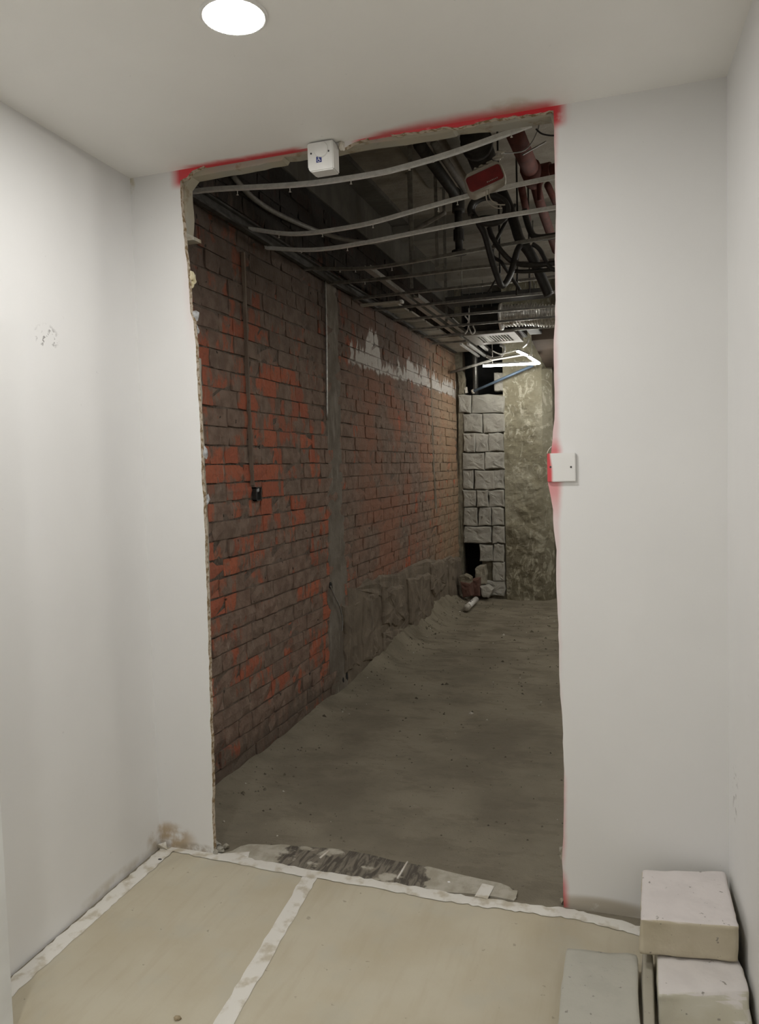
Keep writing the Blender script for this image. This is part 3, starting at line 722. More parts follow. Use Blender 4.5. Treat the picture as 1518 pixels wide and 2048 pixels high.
# accessible pull-cord box at the head of the opening
def logo(parent, c, s):
    """blue square with the white wheelchair sign, on a face looking to -y"""
    lab = obj('accessibility_label', [(c[0]-s, c[1], c[2]-s), (c[0]+s, c[1], c[2]-s), (c[0]+s, c[1], c[2]+s), (c[0]-s, c[1], c[2]+s),
        (c[0]-s, c[1]+.001, c[2]-s), (c[0]+s, c[1]+.001, c[2]-s), (c[0]+s, c[1]+.001, c[2]+s), (c[0]-s, c[1]+.001, c[2]+s)],
        [(0, 1, 2, 3), (0, 4, 5, 1), (1, 5, 6, 2), (2, 6, 7, 3), (3, 7, 4, 0)], M_BLUE, parent)
    lab['label'] = 'small blue label with a white wheelchair sign'
    V, Fc = [], []
    def seg(a, b, w_):
        d = (Vector(b)-Vector(a)).normalized(); nrm = Vector((-d.y, d.x))*w_; k = len(V)
        for q in (Vector(a)-nrm, Vector(b)-nrm, Vector(b)+nrm, Vector(a)+nrm): V.append((c[0]+q.x*s, c[1]-.0006, c[2]+q.y*s))
        Fc.append((k, k+1, k+2, k+3))
    for k in range(8):
        pass
    k = len(V)
    for i in range(10): a = 2*math.pi*i/10; V.append((c[0]+s*(-.18+.15*math.cos(a)), c[1]-.0006, c[2]+s*(.68+.15*math.sin(a))))
    Fc.append(tuple(range(k, k+10)))
    seg((-.17, .5), (-.08, -.12), .1); seg((-.12, .2), (.3, .2), .07); seg((-.1, -.12), (.36, -.12), .09); seg((.34, -.1), (.55, -.62), .09); seg((.5, -.6), (.7, -.54), .07)
    pr = None
    for i in range(15):
        a = math.radians(130+i*15.5); q = (-.08+.5*math.cos(a), -.3+.5*math.sin(a))
        if pr: seg(pr, q, .07)
        pr = q
    obj('wheelchair_symbol', V, Fc, M_WPL, lab)
sw = empty('pull_switch', 'white pull switch box with blue wheelchair label on the head of the opening', 'switch')
sx0, sx1, sz0, sz1, sd0, sd1 = .735, .828, 2.452, 2.548, -.045, .012
bm = bmesh.new()
prof = [(sx0, sz1), (sx0, sz0+.014), (sx0+.010, sz0), (sx1, sz0), (sx1, sz1)]
fr = [bm.verts.new((x, sd0, z)) for x, z in prof]; bk = [bm.verts.new((x, sd1, z)) for x, z in prof]
bm.faces.new(fr); bm.faces.new(bk[::-1])
for i in range(5): bm.faces.new((fr[i], bk[i], bk[(i+1) % 5], fr[(i+1) % 5]))
bmesh.ops.recalc_face_normals(bm, faces=bm.faces)
bmesh.ops.bevel(bm, geom=list(bm.edges), offset=.0035, segments=2, affect='EDGES')
from_bm('housing', bm, M_WPL, sw)
disc('round_cover', (.786, sd0, 2.520), (0, -1, 0), .026, .005, M_WPL, sw, 32, .024)
for x, z in [(.749, 2.512), (.812, 2.512)]: disc('screw', (x, sd0, z), (0, -1, 0), .0032, .0012, M_DARKS, sw, 10)
logo(sw, (.777, sd0-.0015, 2.489), .0095)
rebase(sw, (.78, 0, 2.5))
# blank plate at the right jamb
pl = empty('blank_plate', 'square white blank plate on the right jamb, left edge sprayed red', 'wall plate')
a, b = U(1094, 907, 1, -.011), U(1152, 963, 1, -.011)
def m_plate():
    n = NT('white_plate_red_edge'); nz = n.noise(16, 4)
    wv = n.step(n.sub(1.49, n.z), -.02, .07)
    e = n.inv(n.step(n.add(n.x, n.mul(n.sub(nz, .5), .004)), n.add(a.x+.004, n.mul(wv, .005)), n.add(a.x+.010, n.mul(wv, .010))))
    return n.done(n.mix(n.mul(e, .93), (.78, .77, .745), RED), .4)
bx('plate', (a.x, -.011, b.z), (b.x, 0.0, a.z), m_plate(), pl, .0022)
for px in (1101, 1142): q = U(px, 934, 1, -.011); disc('screw', (q.x, -.0108, q.z), (0, -1, 0), .0032, .001, M_DARKS, pl, 10)
rebase(pl, ((a.x+b.x)/2, 0, (a.z+b.z)/2))
q = [U(1103, 893, 1, .0), U(1097, 900, 1, .0), U(1094.5, 907, 1, -.002)]
tag(tube('paper_sliver', q, .0012, M_PLAST, None, 5), 'thin torn paper sliver above the blank plate', 'paper scrap')
# concrete blocks
def cblock(name, p8, m, label, seed, bev=.010, rough=.004, n=12):
    """rounded, slightly uneven block warped to eight corners (4 below, 4 above, going round)"""
    c = [Vector(p) for p in p8]
    D = [((c[1]-c[0]).length+(c[2]-c[3]).length)/2, ((c[3]-c[0]).length+(c[2]-c[1]).length)/2, (c[4]-c[0]).length]
    bm = bmesh.new(); bmesh.ops.create_cube(bm, size=2)
    bmesh.ops.subdivide_edges(bm, edges=list(bm.edges), cuts=n, use_grid_fill=True)
    for v in bm.verts:
        q = [v.co[i]*D[i]/2 for i in range(3)]
        # crowd the grid towards the edges, then round them off
        q = [math.copysign(abs(x/(D[i]/2))**.6*D[i]/2, x) for i, x in enumerate(q)]
        inn = [max(-(D[i]/2-bev), min(D[i]/2-bev, q[i])) for i in range(3)]
        e = Vector([q[i]-inn[i] for i in range(3)]); I = Vector(inn)
        if e.length > 1e-6:
            k = sum(1 for i in range(3) if abs(e[i]) > 1e-6)
            if k > 1: e = e.normalized()*bev
            I = I+e
        u, w_, h_ = [I[i]/D[i]+.5 for i in range(3)]
        lo = c[0]*(1-u)*(1-w_)+c[1]*u*(1-w_)+c[2]*u*w_+c[3]*(1-u)*w_
        hi = c[4]*(1-u)*(1-w_)+c[5]*u*(1-w_)+c[6]*u*w_+c[7]*(1-u)*w_
        v.co = lo*(1-h_)+hi*h_
    bm.normal_update(); zl_ = min(p.z for p in c)
    off = [v.normal*(rough*fbm(v.co+Vector((seed, 0, 0)), 12, 5)+rough*.8*min(0, fbm(v.co+Vector((0, seed, 0)), 30, 2))) for v in bm.verts]
    for v, o_ in zip(bm.verts, off):
        v.co += o_; v.co.z = max(v.co.z, zl_)
    return tag(from_bm(name, bm, m, None, True), label, 'concrete block', 'loose concrete blocks in the right corner')
zb, zt = .098, .2
F4 = lambda pts, z: [tuple(U(x, y, 2, z)) for x, y in pts]
def setz(P, z): return [(p[0], p[1], z) for p in P]
# upper block: top outline from its corners, dropped to its bed
T1 = F4([(1278, 1837), (1478, 1853), (1452, 1741), (1284, 1738)], zt)
T1[2] = (min(T1[2][0], rx(T1[2][1])-.012), T1[2][1], zt); T1[1] = (min(T1[1][0], rx(T1[1][1])-.012), T1[1][1], zt)
cblock('concrete_block', setz(T1, zb)+T1, M_CB1, 'thick concrete block with a pinkish white top, stacked on the broken one', 1, .008)
T3 = F4([(1316, 1994), (1503, 1980), (1478, 1946), (1312, 1930)], zb-.006)
T3b = [(T3[3][0]+.01, -.12, zb-.006), (rx(-.12)-.03, -.12, zb-.006)]
y3 = T3[0][1]
xr3 = min(T3[1][0], rx(y3)-.012)
P3 = [(T3[0][0]-.002, y3-.004, 0), (xr3-.004, y3+.02, 0), (xr3-.01, -.12, 0), (T3[3][0]+.002, -.12, 0), (T3[0][0], y3+.012, zb-.006), (xr3, T3[1][1]+.01, zb-.008), (min(T3[2][0], xr3)-.012, -.12, zb-.006), (T3[3][0]+.002, -.12, zb-.006)]
cblock('concrete_block', P3, M_CB3, 'broken concrete block at the bottom right, under the thick one', 2, .010, .006)
T2 = F4([(1105, 2110), (1282, 2120), (1276, 1906), (1132, 1893)], .06)
cblock('concrete_block', setz(T2, 0)+T2, M_CB2, 'flat grey concrete slab lying left of the stacked blocks', 3, .008)
x2 = max(T2[1][0], T2[2][0])
cblock('concrete_block', [(x2+.006, -.95, 0), (P3[0][0]-.008, -.95, 0), (P3[3][0]-.008, -.24, 0), (x2+.006, -.24, 0), (x2+.006, -.95, .055), (P3[0][0]-.008, -.95, .055), (P3[3][0]-.008, -.24, .055), (x2+.006, -.24, .055)], M_CB4, 'narrow grey concrete strip wedged between slab and broken block', 4, .006)

# ================================================================== THINGS IN THE CORRIDOR
# furring bars: grooved metal sections, some sagging, with screws hanging from them
PROF = [(-.011, .001), (-.0095, 0), (-.005, 0), (-.004, .005), (.004, .005), (.005, 0), (.0095, 0), (.011, .001), (.009, .017), (-.009, .017)]
BARS = [([(388, 387), (440, 382), (560, 376), (640, 369), (740, 354), (800, 341), (900, 312), (1000, 277), (1064, 253)], .42, M_STEEL, 'bright sagging metal bar nearest the opening, ending in mid air at right', 'r', [(475, 388), (580, 382), (702, 366), (819, 338), (866, 322), (1023, 272)]),
        ([(505, 462), (560, 470), (600, 471), (650, 466), (740, 450), (844, 421), (935, 396), (1010, 379), (1110, 358)], 1.02, M_STEEL, 'second metal ceiling bar from the opening, passing behind the red alarm', '', [(558, 474), (645, 472), (746, 454), (877, 421), (915, 408)]),
        ([(520, 498), (600, 503), (660, 500), (740, 487), (800, 475), (942, 447), (1110, 419)], 1.25, M_STEEL, 'third metal ceiling bar from the opening, thin and slightly sagging', '', [(603, 504), (695, 500)]),
        ([(628, 540), (700, 541), (760, 537), (850, 522), (949, 504), (1110, 476)], 1.70, M_STEELD, 'fourth metal ceiling bar from the opening', '', [(680, 543), (711, 543), (784, 540)]),
        ([(660, 569), (740, 563), (823, 554), (950, 538), (1113, 523)], 2.12, M_STEELD, 'fifth metal ceiling bar from the opening', '', [(730, 567)]),
        ([(700, 601), (800, 590), (914, 578), (1110, 556)], 2.58, M_STEELD, 'sixth metal ceiling bar from the opening', '', []),
        ([(771, 620), (897, 607), (1095, 588)], 2.98, M_STEELD, 'seventh metal ceiling bar, close in front of the black tray', '', []),
        ([(809, 641), (960, 628), (1110, 615)], 3.45, M_STEELD, 'eighth metal ceiling bar, crossing the foil duct', '', []),
        ([(834, 660), (970, 648), (1106, 636)], 3.88, M_STEELD, 'ninth metal ceiling bar, just in front of the air unit', '', []),
        ([(869, 674), (980, 665), (1088, 657)], 4.30, M_STEELD, 'tenth metal ceiling bar, at the near edge of the air grille', '', []),
        ([(880, 688), (932, 684)], 4.70, M_STEELD, 'short last metal ceiling bar beside the air grille', 's', [])]
for pts, Y, m, lab, fl, scr in BARS:
    P = [U(x, y, 1, Y) for x, y in pts]
    for p in P: p.y = Y
    if fl not in ('r', 's'):
        d = (P[-1]-P[-2]).normalized(); P.append(P[-1]+d*((2.2-P[-1].x)/d.x))
    if P[0].x > XB+.03: P.insert(0, Vector((XB+.02, Y, P[0].z+.002)))
    t = empty('ceiling_bar', lab, 'ceiling bar', 'metal bars of the stripped ceiling')
    V, Fc = tube_geo(smoothpath(P, 5), 0, prof=PROF)
    obj('channel', V, Fc, m, t)
    for x, y in scr:
        q = U(x, y, 1, Y); z = q.z
        V, Fc = tube_geo([(q.x, Y, z+.012), (q.x, Y, z-.001), (q.x, Y, z-.004)], lambda t_: .0018 if t_ < .7 else .0055, 8)
        obj('screw', V, Fc, M_WPL, t)
    rebase(t, (P[0].x, Y, P[0].z))
# edge channel on the brick wall
V, Fc = tube_geo([(XB+.024, .3, 2.672), (XB+.024, 2.0, 2.655), (XB+.024, 5.7, 2.69)], 0, prof=[(-.014, -.03), (.014, -.03), (.014, -.02), (-.004, -.02), (-.004, .022), (.014, .022), (.014, .03), (-.014, .03)])
tag(obj('edge_channel', V, Fc, M_TRIM), 'dark dirty channel fixed along the brick wall at ceiling height', 'channel')
# main runners along the corridor
for a, b, lab in [((735, 540), (975, 716), 'grey main runner carrying the bars, nearer the brick wall'), ((832, 596), (990, 712), 'grey main runner carrying the bars, farther from the brick wall')]:
    A, B = U(*a, 2, 2.685), U(*b, 2, 2.685)
    t = tag(obj('main_runner', *tube_geo([A, B], 0, prof=[(-.02, 0), (.02, 0), (.02, .03), (.016, .03), (.016, .004), (-.016, .004), (-.016, .03), (-.02, .03)]), M_STEELD), lab, 'ceiling runner', 'main runners of the stripped ceiling')
# hangers from the slab
for (x, y0), Y, lab in [((825, 520), 1.72, 'flat hanger strap above the fourth ceiling bar'), ((875, 545), 2.14, 'hanger strap above the fifth ceiling bar'), ((824, 600), 2.6, 'hanger strap above the sixth ceiling bar'), ((892, 600), 2.95, 'hanger strap above the seventh ceiling bar'), ((893, 650), 3.9, 'hanger strap beside the white cables')]:
    q = U(x, y0, 1, Y)
    bm = bmesh.new(); box(bm, (q.x, Y, (2.66+3.42)/2), (.022, .003, 3.42-2.66)); box(bm, (q.x, Y, 3.415), (.04, .04, .006)); 
    tag(from_bm('hanger_strap', bm, M_STEELD), lab, 'hanger', 'hangers of the stripped ceiling')
# remains of the board ceiling along the wall
t = empty('ceiling_board', 'stained leftover strip of ceiling board along the brick wall', 'ceiling board')
for i, (ya, yb, w_) in enumerate([(3.05, 3.42, .16), (3.47, 3.86, .17), (3.9, 4.28, .17), (4.32, 4.7, .18), (4.74, 5.75, .27)]):
    sl = bx('board_piece', (XB+.005, ya, 2.675), (XB+w_, yb, 2.690), M_PBOARD, t)
rebase(t, (XB, 4.4, 2.675))
# pale strip poking out of the grid
A, B = U(722, 613, 2, 2.6), U(803, 606, 2, 2.6)
t = empty('loose_strip', 'pale loose metal strip sticking out from the brick wall below the bars', 'metal strip')
obj('strip', *tube_geo([A, B], 0, prof=[(-.022, 0), (.022, 0), (.022, .012), (.015, .016), (-.015, .016), (-.022, .012)]), M_OFFW, t)
bx('end_clip', (B.x-.008, B.y-.024, 2.598), (B.x+.012, B.y+.024, 2.62), M_STEEL, t, .003)
rebase(t, A)
# black cable tray
A, B = U(895, 612, 2, 2.75), U(1100, 592, 2, 2.75)
t = empty('cable_tray', 'black metal cable tray hung across the bars', 'cable tray')
obj('tray', *tube_geo([A, B], 0, prof=[(-.07, 0), (.07, 0), (.07, .055), (.064, .055), (.064, .006), (-.064, .006), (-.064, .055), (-.07, .055)]), M_BLACKP, t)
for s in (.15, .85):
    q = A.lerp(B, s); tube('rod', [q+Vector((0, 0, .05)), Vector((q.x, q.y, 3.34 if q.y > 3.55 else 3.42))], .005, M_STEELD, t, 6, 0)
rebase(t, A)
# grey flexible conduit looping above the bars at left
zz = 2.86
tag(tube('flexible_conduit', [U(466, 352, 0, XB+.02), U(505, 395, 0, XB+.02), U(560, 430, 0, XB+.025), U(640, 464, 0, XB+.05), U(700, 481, 2, zz-.01), U(750, 484, 2, zz), U(815, 466, 2, zz+.04), U(890, 425, 2, zz+.1)], .014, M_GREYC), 'grey flexible conduit looping above the first bars at left', 'conduit')
# iron pipes under the slab
t = empty('iron_pipe', 'black iron pipe running back under the slab and dropping at an elbow', 'pipe')
A, B = U(838, 288, 2, 3.2), U(916, 396, 2, 3.2)
C_ = Vector((B.x, B.y, U(918, 500, 1, B.y).z))
tube('run', [A, A.lerp(B, .9), B+Vector((0, 0, -.01))], .034, M_BLACKP, t, 12, 0)
tube('drop', [B+Vector((0, 0, .03)), C_], .026, M_BLACKP, t, 12, 0)
tube('elbow', [B+(A-B).normalized()*.09, B, B+Vector((0, 0, -.09))], .042, M_BLACKP, t, 12, 5)
disc('coupling', C_+Vector((0, 0, .06)), (0, 0, 1), .036, .07, M_BLACKP, t, 12)
disc('flange', C_+Vector((0, 0, -.03)), (0, 0, 1), .05, .025, M_BLACKP, t, 12)
rebase(t, A)
A, B = U(868, 286, 2, 3.25), U(935, 388, 2, 3.25)
tag(tube('thin_pipe', [A, B], .022, M_GREYC, None, 10, 0), 'thin grey pipe beside the black iron pipe under the slab', 'pipe')
A, B = U(948, 272, 2, 3.15), U(985, 372, 2, 3.15)
t = empty('black_duct', 'wide black pipe under the slab above the red alarm', 'duct')
tube('body', [A, B], .075, M_BLACKP, t, 16, 0)
tube('collar', [A.lerp(B, .1), A.lerp(B, .16)], .085, M_BLACKP, t, 16, 0)
q = A.lerp(B, .13); tube('hanger_rod', [q, Vector((q.x, q.y, 3.40))], .008, M_STEELD, t, 6, 0)
rebase(t, A)
# red sprinkler pipes
t = empty('sprinkler_pipe', 'dark red sprinkler pipe with a tee at the top right of the opening', 'pipe')
A, B, C_ = U(1028, 262, 2, 3.0), U(1066, 350, 2, 3.0), U(1118, 338, 2, 3.0)
D_ = U(1112, 500, 2, 3.0)
tube('main_run', [A, B], .044, M_REDP, t, 14, 0)
tube('branch', [B, C_+(C_-B)*3], .034, M_REDP, t, 12, 0)
tube('tail', [B, U(1078, 400, 2, 3.0), D_], .030, M_REDP, t, 12, 0)
tube('tee', [B+(A-B).normalized()*.1, B+(D_-B).normalized()*.07], .055, M_REDP, t, 14, 0)
disc('tee_socket', B+(C_-B).normalized()*.04, (C_-B), .046, .06, M_REDP, t, 14)
tube('head_drop', [B+Vector((.03, .02, 0)), B+Vector((.03, .02, -.13))], .014, M_REDP, t, 8, 0)
rebase(t, A)
for a, b, z, lab in [((1043, 375), (1056, 440), 2.95, 'dark red drop pipe left of the tee'), ((1095, 370), (1118, 420), 3.05, 'short dark red pipe right of the tee')]:
    tag(tube('red_pipe', [U(*a, 2, z), U(*b, 2, z)], .020, M_REDP, None, 10, 0), lab, 'pipe')
# alarm sounder hanging from its torn bracket
al = empty('alarm_sounder', 'red and white alarm sounder hanging torn off among the ceiling bars', 'alarm')
Ya = .96
cx_ = U(970, 358, 1, Ya); ang = math.radians(20)
Rm = Matrix.Rotation(-ang, 3, 'Y') @ Matrix.Rotation(math.radians(8), 3, 'Z')
def rr_prof(w_, h_, r, n=6):
    out = []
    for sx_, sz_, a0 in ((1, 1, 0), (-1, 1, 90), (-1, -1, 180), (1, -1, 270)):
        for k in range(n+1):
            a = math.radians(a0+90*k/n); out.append((sx_*(w_-r)+r*math.cos(a), sz_*(h_-r)+r*math.sin(a)))
    return out
def plate_rr(name, w_, h_, r, y0, y1, m, parent, off=(0, 0), taper=.94):
    pr = rr_prof(w_, h_, r); n = len(pr); V = []
    for y, s in ((y0, 1), (y0+(y1-y0)*.7, 1), (y1, taper)):
        for a, b in pr: V.append(cx_ + Rm @ Vector((off[0]+a*s, y, off[1]+b*s)))
    Fc = [(l*n+k, l*n+(k+1) % n, (l+1)*n+(k+1) % n, (l+1)*n+k) for l in range(2) for k in range(n)]+[tuple(range(n))[::-1], tuple(range(2*n, 3*n))]
    return obj(name, V, Fc, m, parent)
plate_rr('housing', .088, .05, .030, .05, -.018, M_OFFW, al)
pn = plate_rr('front_panel', .079, .034, .014, -.016, -.026, M_REDB, al, (-.002, -.004)); pn['label'] = 'dark red front panel'
V, Fc = [], []
for k in range(7):
    x = .0+k*.0075; n0 = len(V)
    for dx, dz in ((0, 0), (.0045, 0), (.0045, .004+.002*(k % 3 == 0)), (0, .004)): V.append(cx_+Rm @ Vector((x+dx, -.0268, -.030+dz)))
    Fc.append((n0, n0+1, n0+2, n0+3))
obj('worn_lettering', V, Fc, M_OFFW, pn)
for k, (a, b, s) in enumerate([(-.05, .05, .012), (-.015, .056, .014), (.015, .06, .012), (.05, .06, .013), (.085, .068, .015), (.1, .085, .012)]):
    lump('torn_plaster', cx_+Rm @ Vector((a, .01, b)), (s*1.6, s*1.3, s*.55), M_OFFW, al, 70+k, .6)
tube('dangling_wire', [cx_+Rm @ Vector((.0, 0, -.04)), cx_+Vector((.02, 0, -.085)), cx_+Vector((.05, 0, -.115)), cx_+Vector((.085, .01, -.12))], .0028, M_OFFW, al, 6)
tube('dangling_wire', [cx_+Rm @ Vector((-.01, 0, -.04)), cx_+Vector((.005, .01, -.09)), cx_+Vector((.04, .01, -.125)), cx_+Vector((.07, .02, -.13))], .0028, M_OFFW, al, 6)
tube('hanging_wire', [cx_+Rm @ Vector((.1, .01, .08)), U(1050, 300, 1, Ya+.2), U(1075, 262, 1, Ya+.3), U(1078, 240, 1, Ya+.4)], .003, M_GREYC, al, 6)
rebase(al, cx_)
tag(tube('stray_wire', [U(1045, 310, 1, 1.3), U(1062, 300, 1, 1.35), U(1092, 283, 1, 1.4)], .004, M_GREYC, None, 6), 'stray grey wire right of the alarm', 'cable')
tag(tube('stray_wire', [U(1072, 258, 1, 1.2), U(1085, 268, 1, 1.2), U(1110, 271, 1, 1.2), U(1125, 262, 1, 1.2)], .004, M_BLACK, None, 6), 'dark wire drooping in the top right corner of the opening', 'cable')
# black hoses
Yh = 1.45
def hose(pts, r, lab, Y=Yh, m=M_BLACK): return tag(tube('black_hose', [U(x, y, 1, Y+dy) for x, y, dy in pts], r, m, None, 10), lab, 'hose', 'black hoses above the ceiling bars')
lp = []
for k in range(26):
    a = math.radians(200-k*24); r_ = 38-k*.25
    lp.append((979+r_*math.cos(a)*1.02, 420-r_*.78*math.sin(a), .05*k/26))
lp += [(958, 440, .08), (970, 470, .1), (985, 525, .12), (998, 562, .12), (1003, 571, .14), (1010, 568, .16), (1022, 545, .2), (1035, 500, .25), (1048, 482, .3)]
hose(lp, .0165, 'black hose coiled under the red alarm and hanging in a long loop')
hose([(978, 455, .2), (985, 475, .2), (1005, 505, .22), (1030, 526, .25), (1070, 530, .3), (1125, 524, .3)], .014, 'black hose sweeping right below the coil')
hose([(980, 330, .42), (1012, 400, .40), (1030, 450, .34), (1040, 480, .3), (1062, 510, .32), (1085, 560, .35), (1098, 590, .35)], .028, 'thick black hose sloping down right of the coil')
hose([(1048, 420, .4), (1060, 460, .4), (1075, 475, .4), (1120, 470, .4)], .018, 'black hose bending behind the red pipe')
hose([(1030, 410, .62), (985, 500, .42), (1003, 525, .3), (1020, 550, .35), (1040, 580, .4)], .010, 'thin black hose crossing behind the hanging loop')
hose([(1065, 488, .3), (1080, 500, .3), (1100, 535, .3), (1120, 540, .3)], .012, 'black hose curving at the right edge of the opening')
hose([(1022, 541, .3), (1050, 543, .3), (1120, 538, .35)], .011, 'black hose running level below the loop')
for a, b, Y, lab in [((1036, 505), (1033, 590), 2.2, 'thin black rod hanging right of the hose loop'), ((1059, 540), (1059, 585), 2.6, 'black threaded rod above the tray'), ((1000, 545), (976, 585), 2.0, 'thin black rod slanting left of the hose loop')]:
    tag(tube('black_rod', [Vector((U(*a, 1, Y).x*1.0, Y, 3.42)), U(*a, 1, Y), U(*b, 1, Y)], .006, M_BLACKP, None, 6, 0), lab, 'rod')
# foil duct
A, B = U(1000, 634, 1, 4.10), U(1112, 632, 1, 4.14)
pth = smoothpath([A, A.lerp(B, .5)+Vector((0, 0, .015)), B, B+(B-A)*.9+Vector((0, 0, .03))], 60)
V, Fc = [], []; n = 20
for i, p in enumerate(pth):
    ph = i % 6; r = .098 + (.012 if ph in (0, 1, 2) else -.004)
    for k in range(n):
        a = 2*math.pi*k/n; rr_ = r*(1+.10*fbm((p.x*3, math.cos(a)*1.5, math.sin(a)*1.5), 4))
        V.append((p.x, p.y+rr_*math.cos(a), p.z+rr_*math.sin(a)*.85))
for i in range(len(pth)-1):
    for k in range(n): Fc.append((i*n+k, i*n+(k+1) % n, (i+1)*n+(k+1) % n, (i+1)*n+k))
t = empty('foil_duct', 'crumpled silver foil duct crossing above the far bars', 'duct')
obj('hose', V, Fc, M_FOIL, t)
tube('clamp_band', [A+Vector((.0, 0, 0)), A+Vector((.025, 0, 0))], .112, M_STEEL, t, 20, 0)
rebase(t, A)
# air unit with grille
G = F4([(938, 671), (1030, 665), (1042, 684), (952, 694)], 2.6)
t = empty('air_unit', 'dark air conditioning unit with a cream slotted grille', 'air conditioner')
gx0, gx1, gy0, gy1 = min(G[0][0], G[3][0])+.02, max(G[1][0], G[2][0]), G[0][1], G[2][1]
bx('body', (gx0+.05, gy0+.02, 2.635), (gx1+.04, gy1-.02, 2.84), M_BLACKP, t, .006)
bm = bmesh.new(); sx_a, sx_b = gx0+.09, gx1-.07; sy_a, sy_b = gy0+.12, gy1-.12
for lo, hi in [((gx0, gy0), (gx1, sy_a)), ((gx0, sy_b), (gx1, gy1)), ((gx0, sy_a), (sx_a, sy_b)), ((sx_b, sy_a), (gx1, sy_b))]:
    box(bm, ((lo[0]+hi[0])/2, (lo[1]+hi[1])/2, 2.615), (hi[0]-lo[0], hi[1]-lo[1], .03))
pn = from_bm('grille_panel', bm, M_GRILLE, t); pn['label'] = 'cream frame of the grille'
k = 11
for i in range(k+1):
    x = sx_a+(sx_b-sx_a)*i/k
    if i == 3: bx('slat', (x-.016, sy_a, 2.604), (x+.016, sy_b, 2.611), M_GRILLE, pn)
    else: bx('slat', (x-.005, sy_a, 2.604), (x+.005, sy_b, 2.611), M_GRILLE, pn)
bx('filter', (sx_a, sy_a, 2.622), (sx_b, sy_b, 2.628), M_VOID, t)  # black sheet standing in for the shade behind the slats
bx('side_box', (gx1+.09, gy0+.05, 2.62), (gx1+.2, gy0+.35, 2.80), M_BLACKP, t, .004)
rebase(t, (gx0, gy0, 2.6))
# white cables left of the unit
for pts, lab in [([(905, 636), (918, 648), (928, 652), (937, 643), (930, 632)], 'white cable looping left of the air unit'), ([(938, 616), (938, 640), (936, 658), (930, 668)], 'white cable hanging straight left of the air unit'), ([(946, 652), (950, 662), (944, 668), (938, 655)], 'short white cable hook at the corner of the air unit'), ([(985, 702), (1000, 708), (1020, 704), (1038, 699)], 'white cable dipping below the grille'), ([(1046, 695), (1054, 688), (1057, 680)], 'white cable bent at the right of the grille')]:
    tag(tube('white_cable', [U(x, y, 1, 4.25 if y < 690 else 4.95) for x, y in pts], .0065, M_WPL, None, 7), lab, 'cable', 'white cables around the air unit')
# steel rails running to the end wall
for a, b, lab in [((922, 690), (967, 721), 'bright steel rail nearest the board strip'), ((936, 690), (976, 718), 'second bright steel rail, right of the first'), ((960, 691), (974, 702), 'short bright steel rail under the grille')]:
    A, B = U(*a, 2, 2.60), U(*b, 2, 2.60); B.y = min(B.y, 5.7)
    t = tag(obj('steel_rail', *tube_geo([A, B], 0, prof=[(-.012, 0), (.012, 0), (.012, .02), (-.012, .02)]), M_STEEL), lab, 'rail', 'steel rails below the grille')
    q = A.lerp(B, .5); tube('hanger_wire', [q+Vector((0, 0, .018)), Vector((q.x, q.y, 3.42 if q.y < 4.95 or q.y > 5.3 else 3.26))], .003, M_STEELD, t, 5, 0)
# clear plastic dome / ring of cable under the grille
tag(tube('grey_hose', [U(x, y, 1, 5.1) for x, y in [(972, 712), (985, 716), (1000, 713), (1008, 704), (1008, 694), (1000, 690)]], .014, M_GREYC, None, 10), 'grey hose looped under the grille', 'hose')
# LED tubes near the end wall
t = empty('led_light', 'lit white tube light in angled bars before the end wall', 'light')
zl = 2.45
for a, b, m, r in [((966, 731), (1077, 726), M_TUBE, .016), ((1078, 726), (1058, 713.5), M_TUBE, .0135), ((1053, 710), (1035, 702), M_TUBE, .0125), ((985, 720), (1050, 709), M_TUBE2, .009)]:
    A, B = U(*a, 2, zl), U(*b, 2, zl)
    for q in (A, B): q.y = min(q.y, 5.62)
    led_bar(A, B, r, t, m)
for x, y in [(1064, 726), (985, 727)]:
    q = U(x, y, 2, zl); tube('suspension_wire', [q, Vector((q.x, q.y, 3.25))], .003, M_STEELD, t, 5, 0)
rebase(t, U(1020, 728, 2, zl))
A, B = U(985, 720, 1, 5.45), U(900, 745, 1, 5.45)
tag(tube('grey_pipe', [A, B], .014, M_GREYC, None, 8, 0), 'grey pipe sloping left of the lit tubes', 'pipe')
t = empty('led_light', 'added lit tube light, hung out of sight to the right of the opening', 'light')  # added fixture beyond the frame that brightens the corridor
for yy in (2.2, 4.6): led_bar(Vector((1.95, yy, 2.5)), Vector((2.75, yy, 2.5)), .02, t, M_TUBE_ADDED, 30)
bx('spine', (2.33, 2.2, 2.52), (2.37, 4.6, 2.535), M_STEELD, t)
tube('suspension_wire', [(2.35, 2.3, 2.53), (2.35, 2.3, 3.415)], .003, M_STEELD, t, 5, 0); tube('suspension_wire', [(2.35, 4.5, 2.53), (2.35, 4.5, 3.415)], .003, M_STEELD, t, 5, 0)
rebase(t, (2.35, 3.4, 2.5))
# bulkhead, rod, stones in the upper opening
A = U(1064, 690, 1, 5.0)
bxk = tag(obj('bulkhead', [(A.x, 4.98, 2.62), (2.4, 4.98, 2.62), (2.4, 5.75, 2.45), (A.x+.05, 5.75, 2.45), (A.x, 4.95, 2.85), (2.4, 4.95, 2.85), (2.4, 5.75, 2.85), (A.x+.05, 5.75, 2.85)],
    [(0, 3, 2, 1), (4, 5, 6, 7), (0, 1, 5, 4), (1, 2, 6, 5), (2, 3, 7, 6), (3, 0, 4, 7)], M_BROWN), 'brown boxed duct at the right behind the foil duct', 'duct')
for x in (1.1, 1.9): tube('duct_rod', [(x, 5.1, 2.84), (x, 5.1, 3.262)], .006, M_STEELD, bxk, 6, 0)
A, B = U(944, 784, 1, YE-.01), U(1066, 731, 1, YE-.12)
t = empty('blue_rod', 'slanting blue-grey rod braced across the gap above the block wall', 'rod')
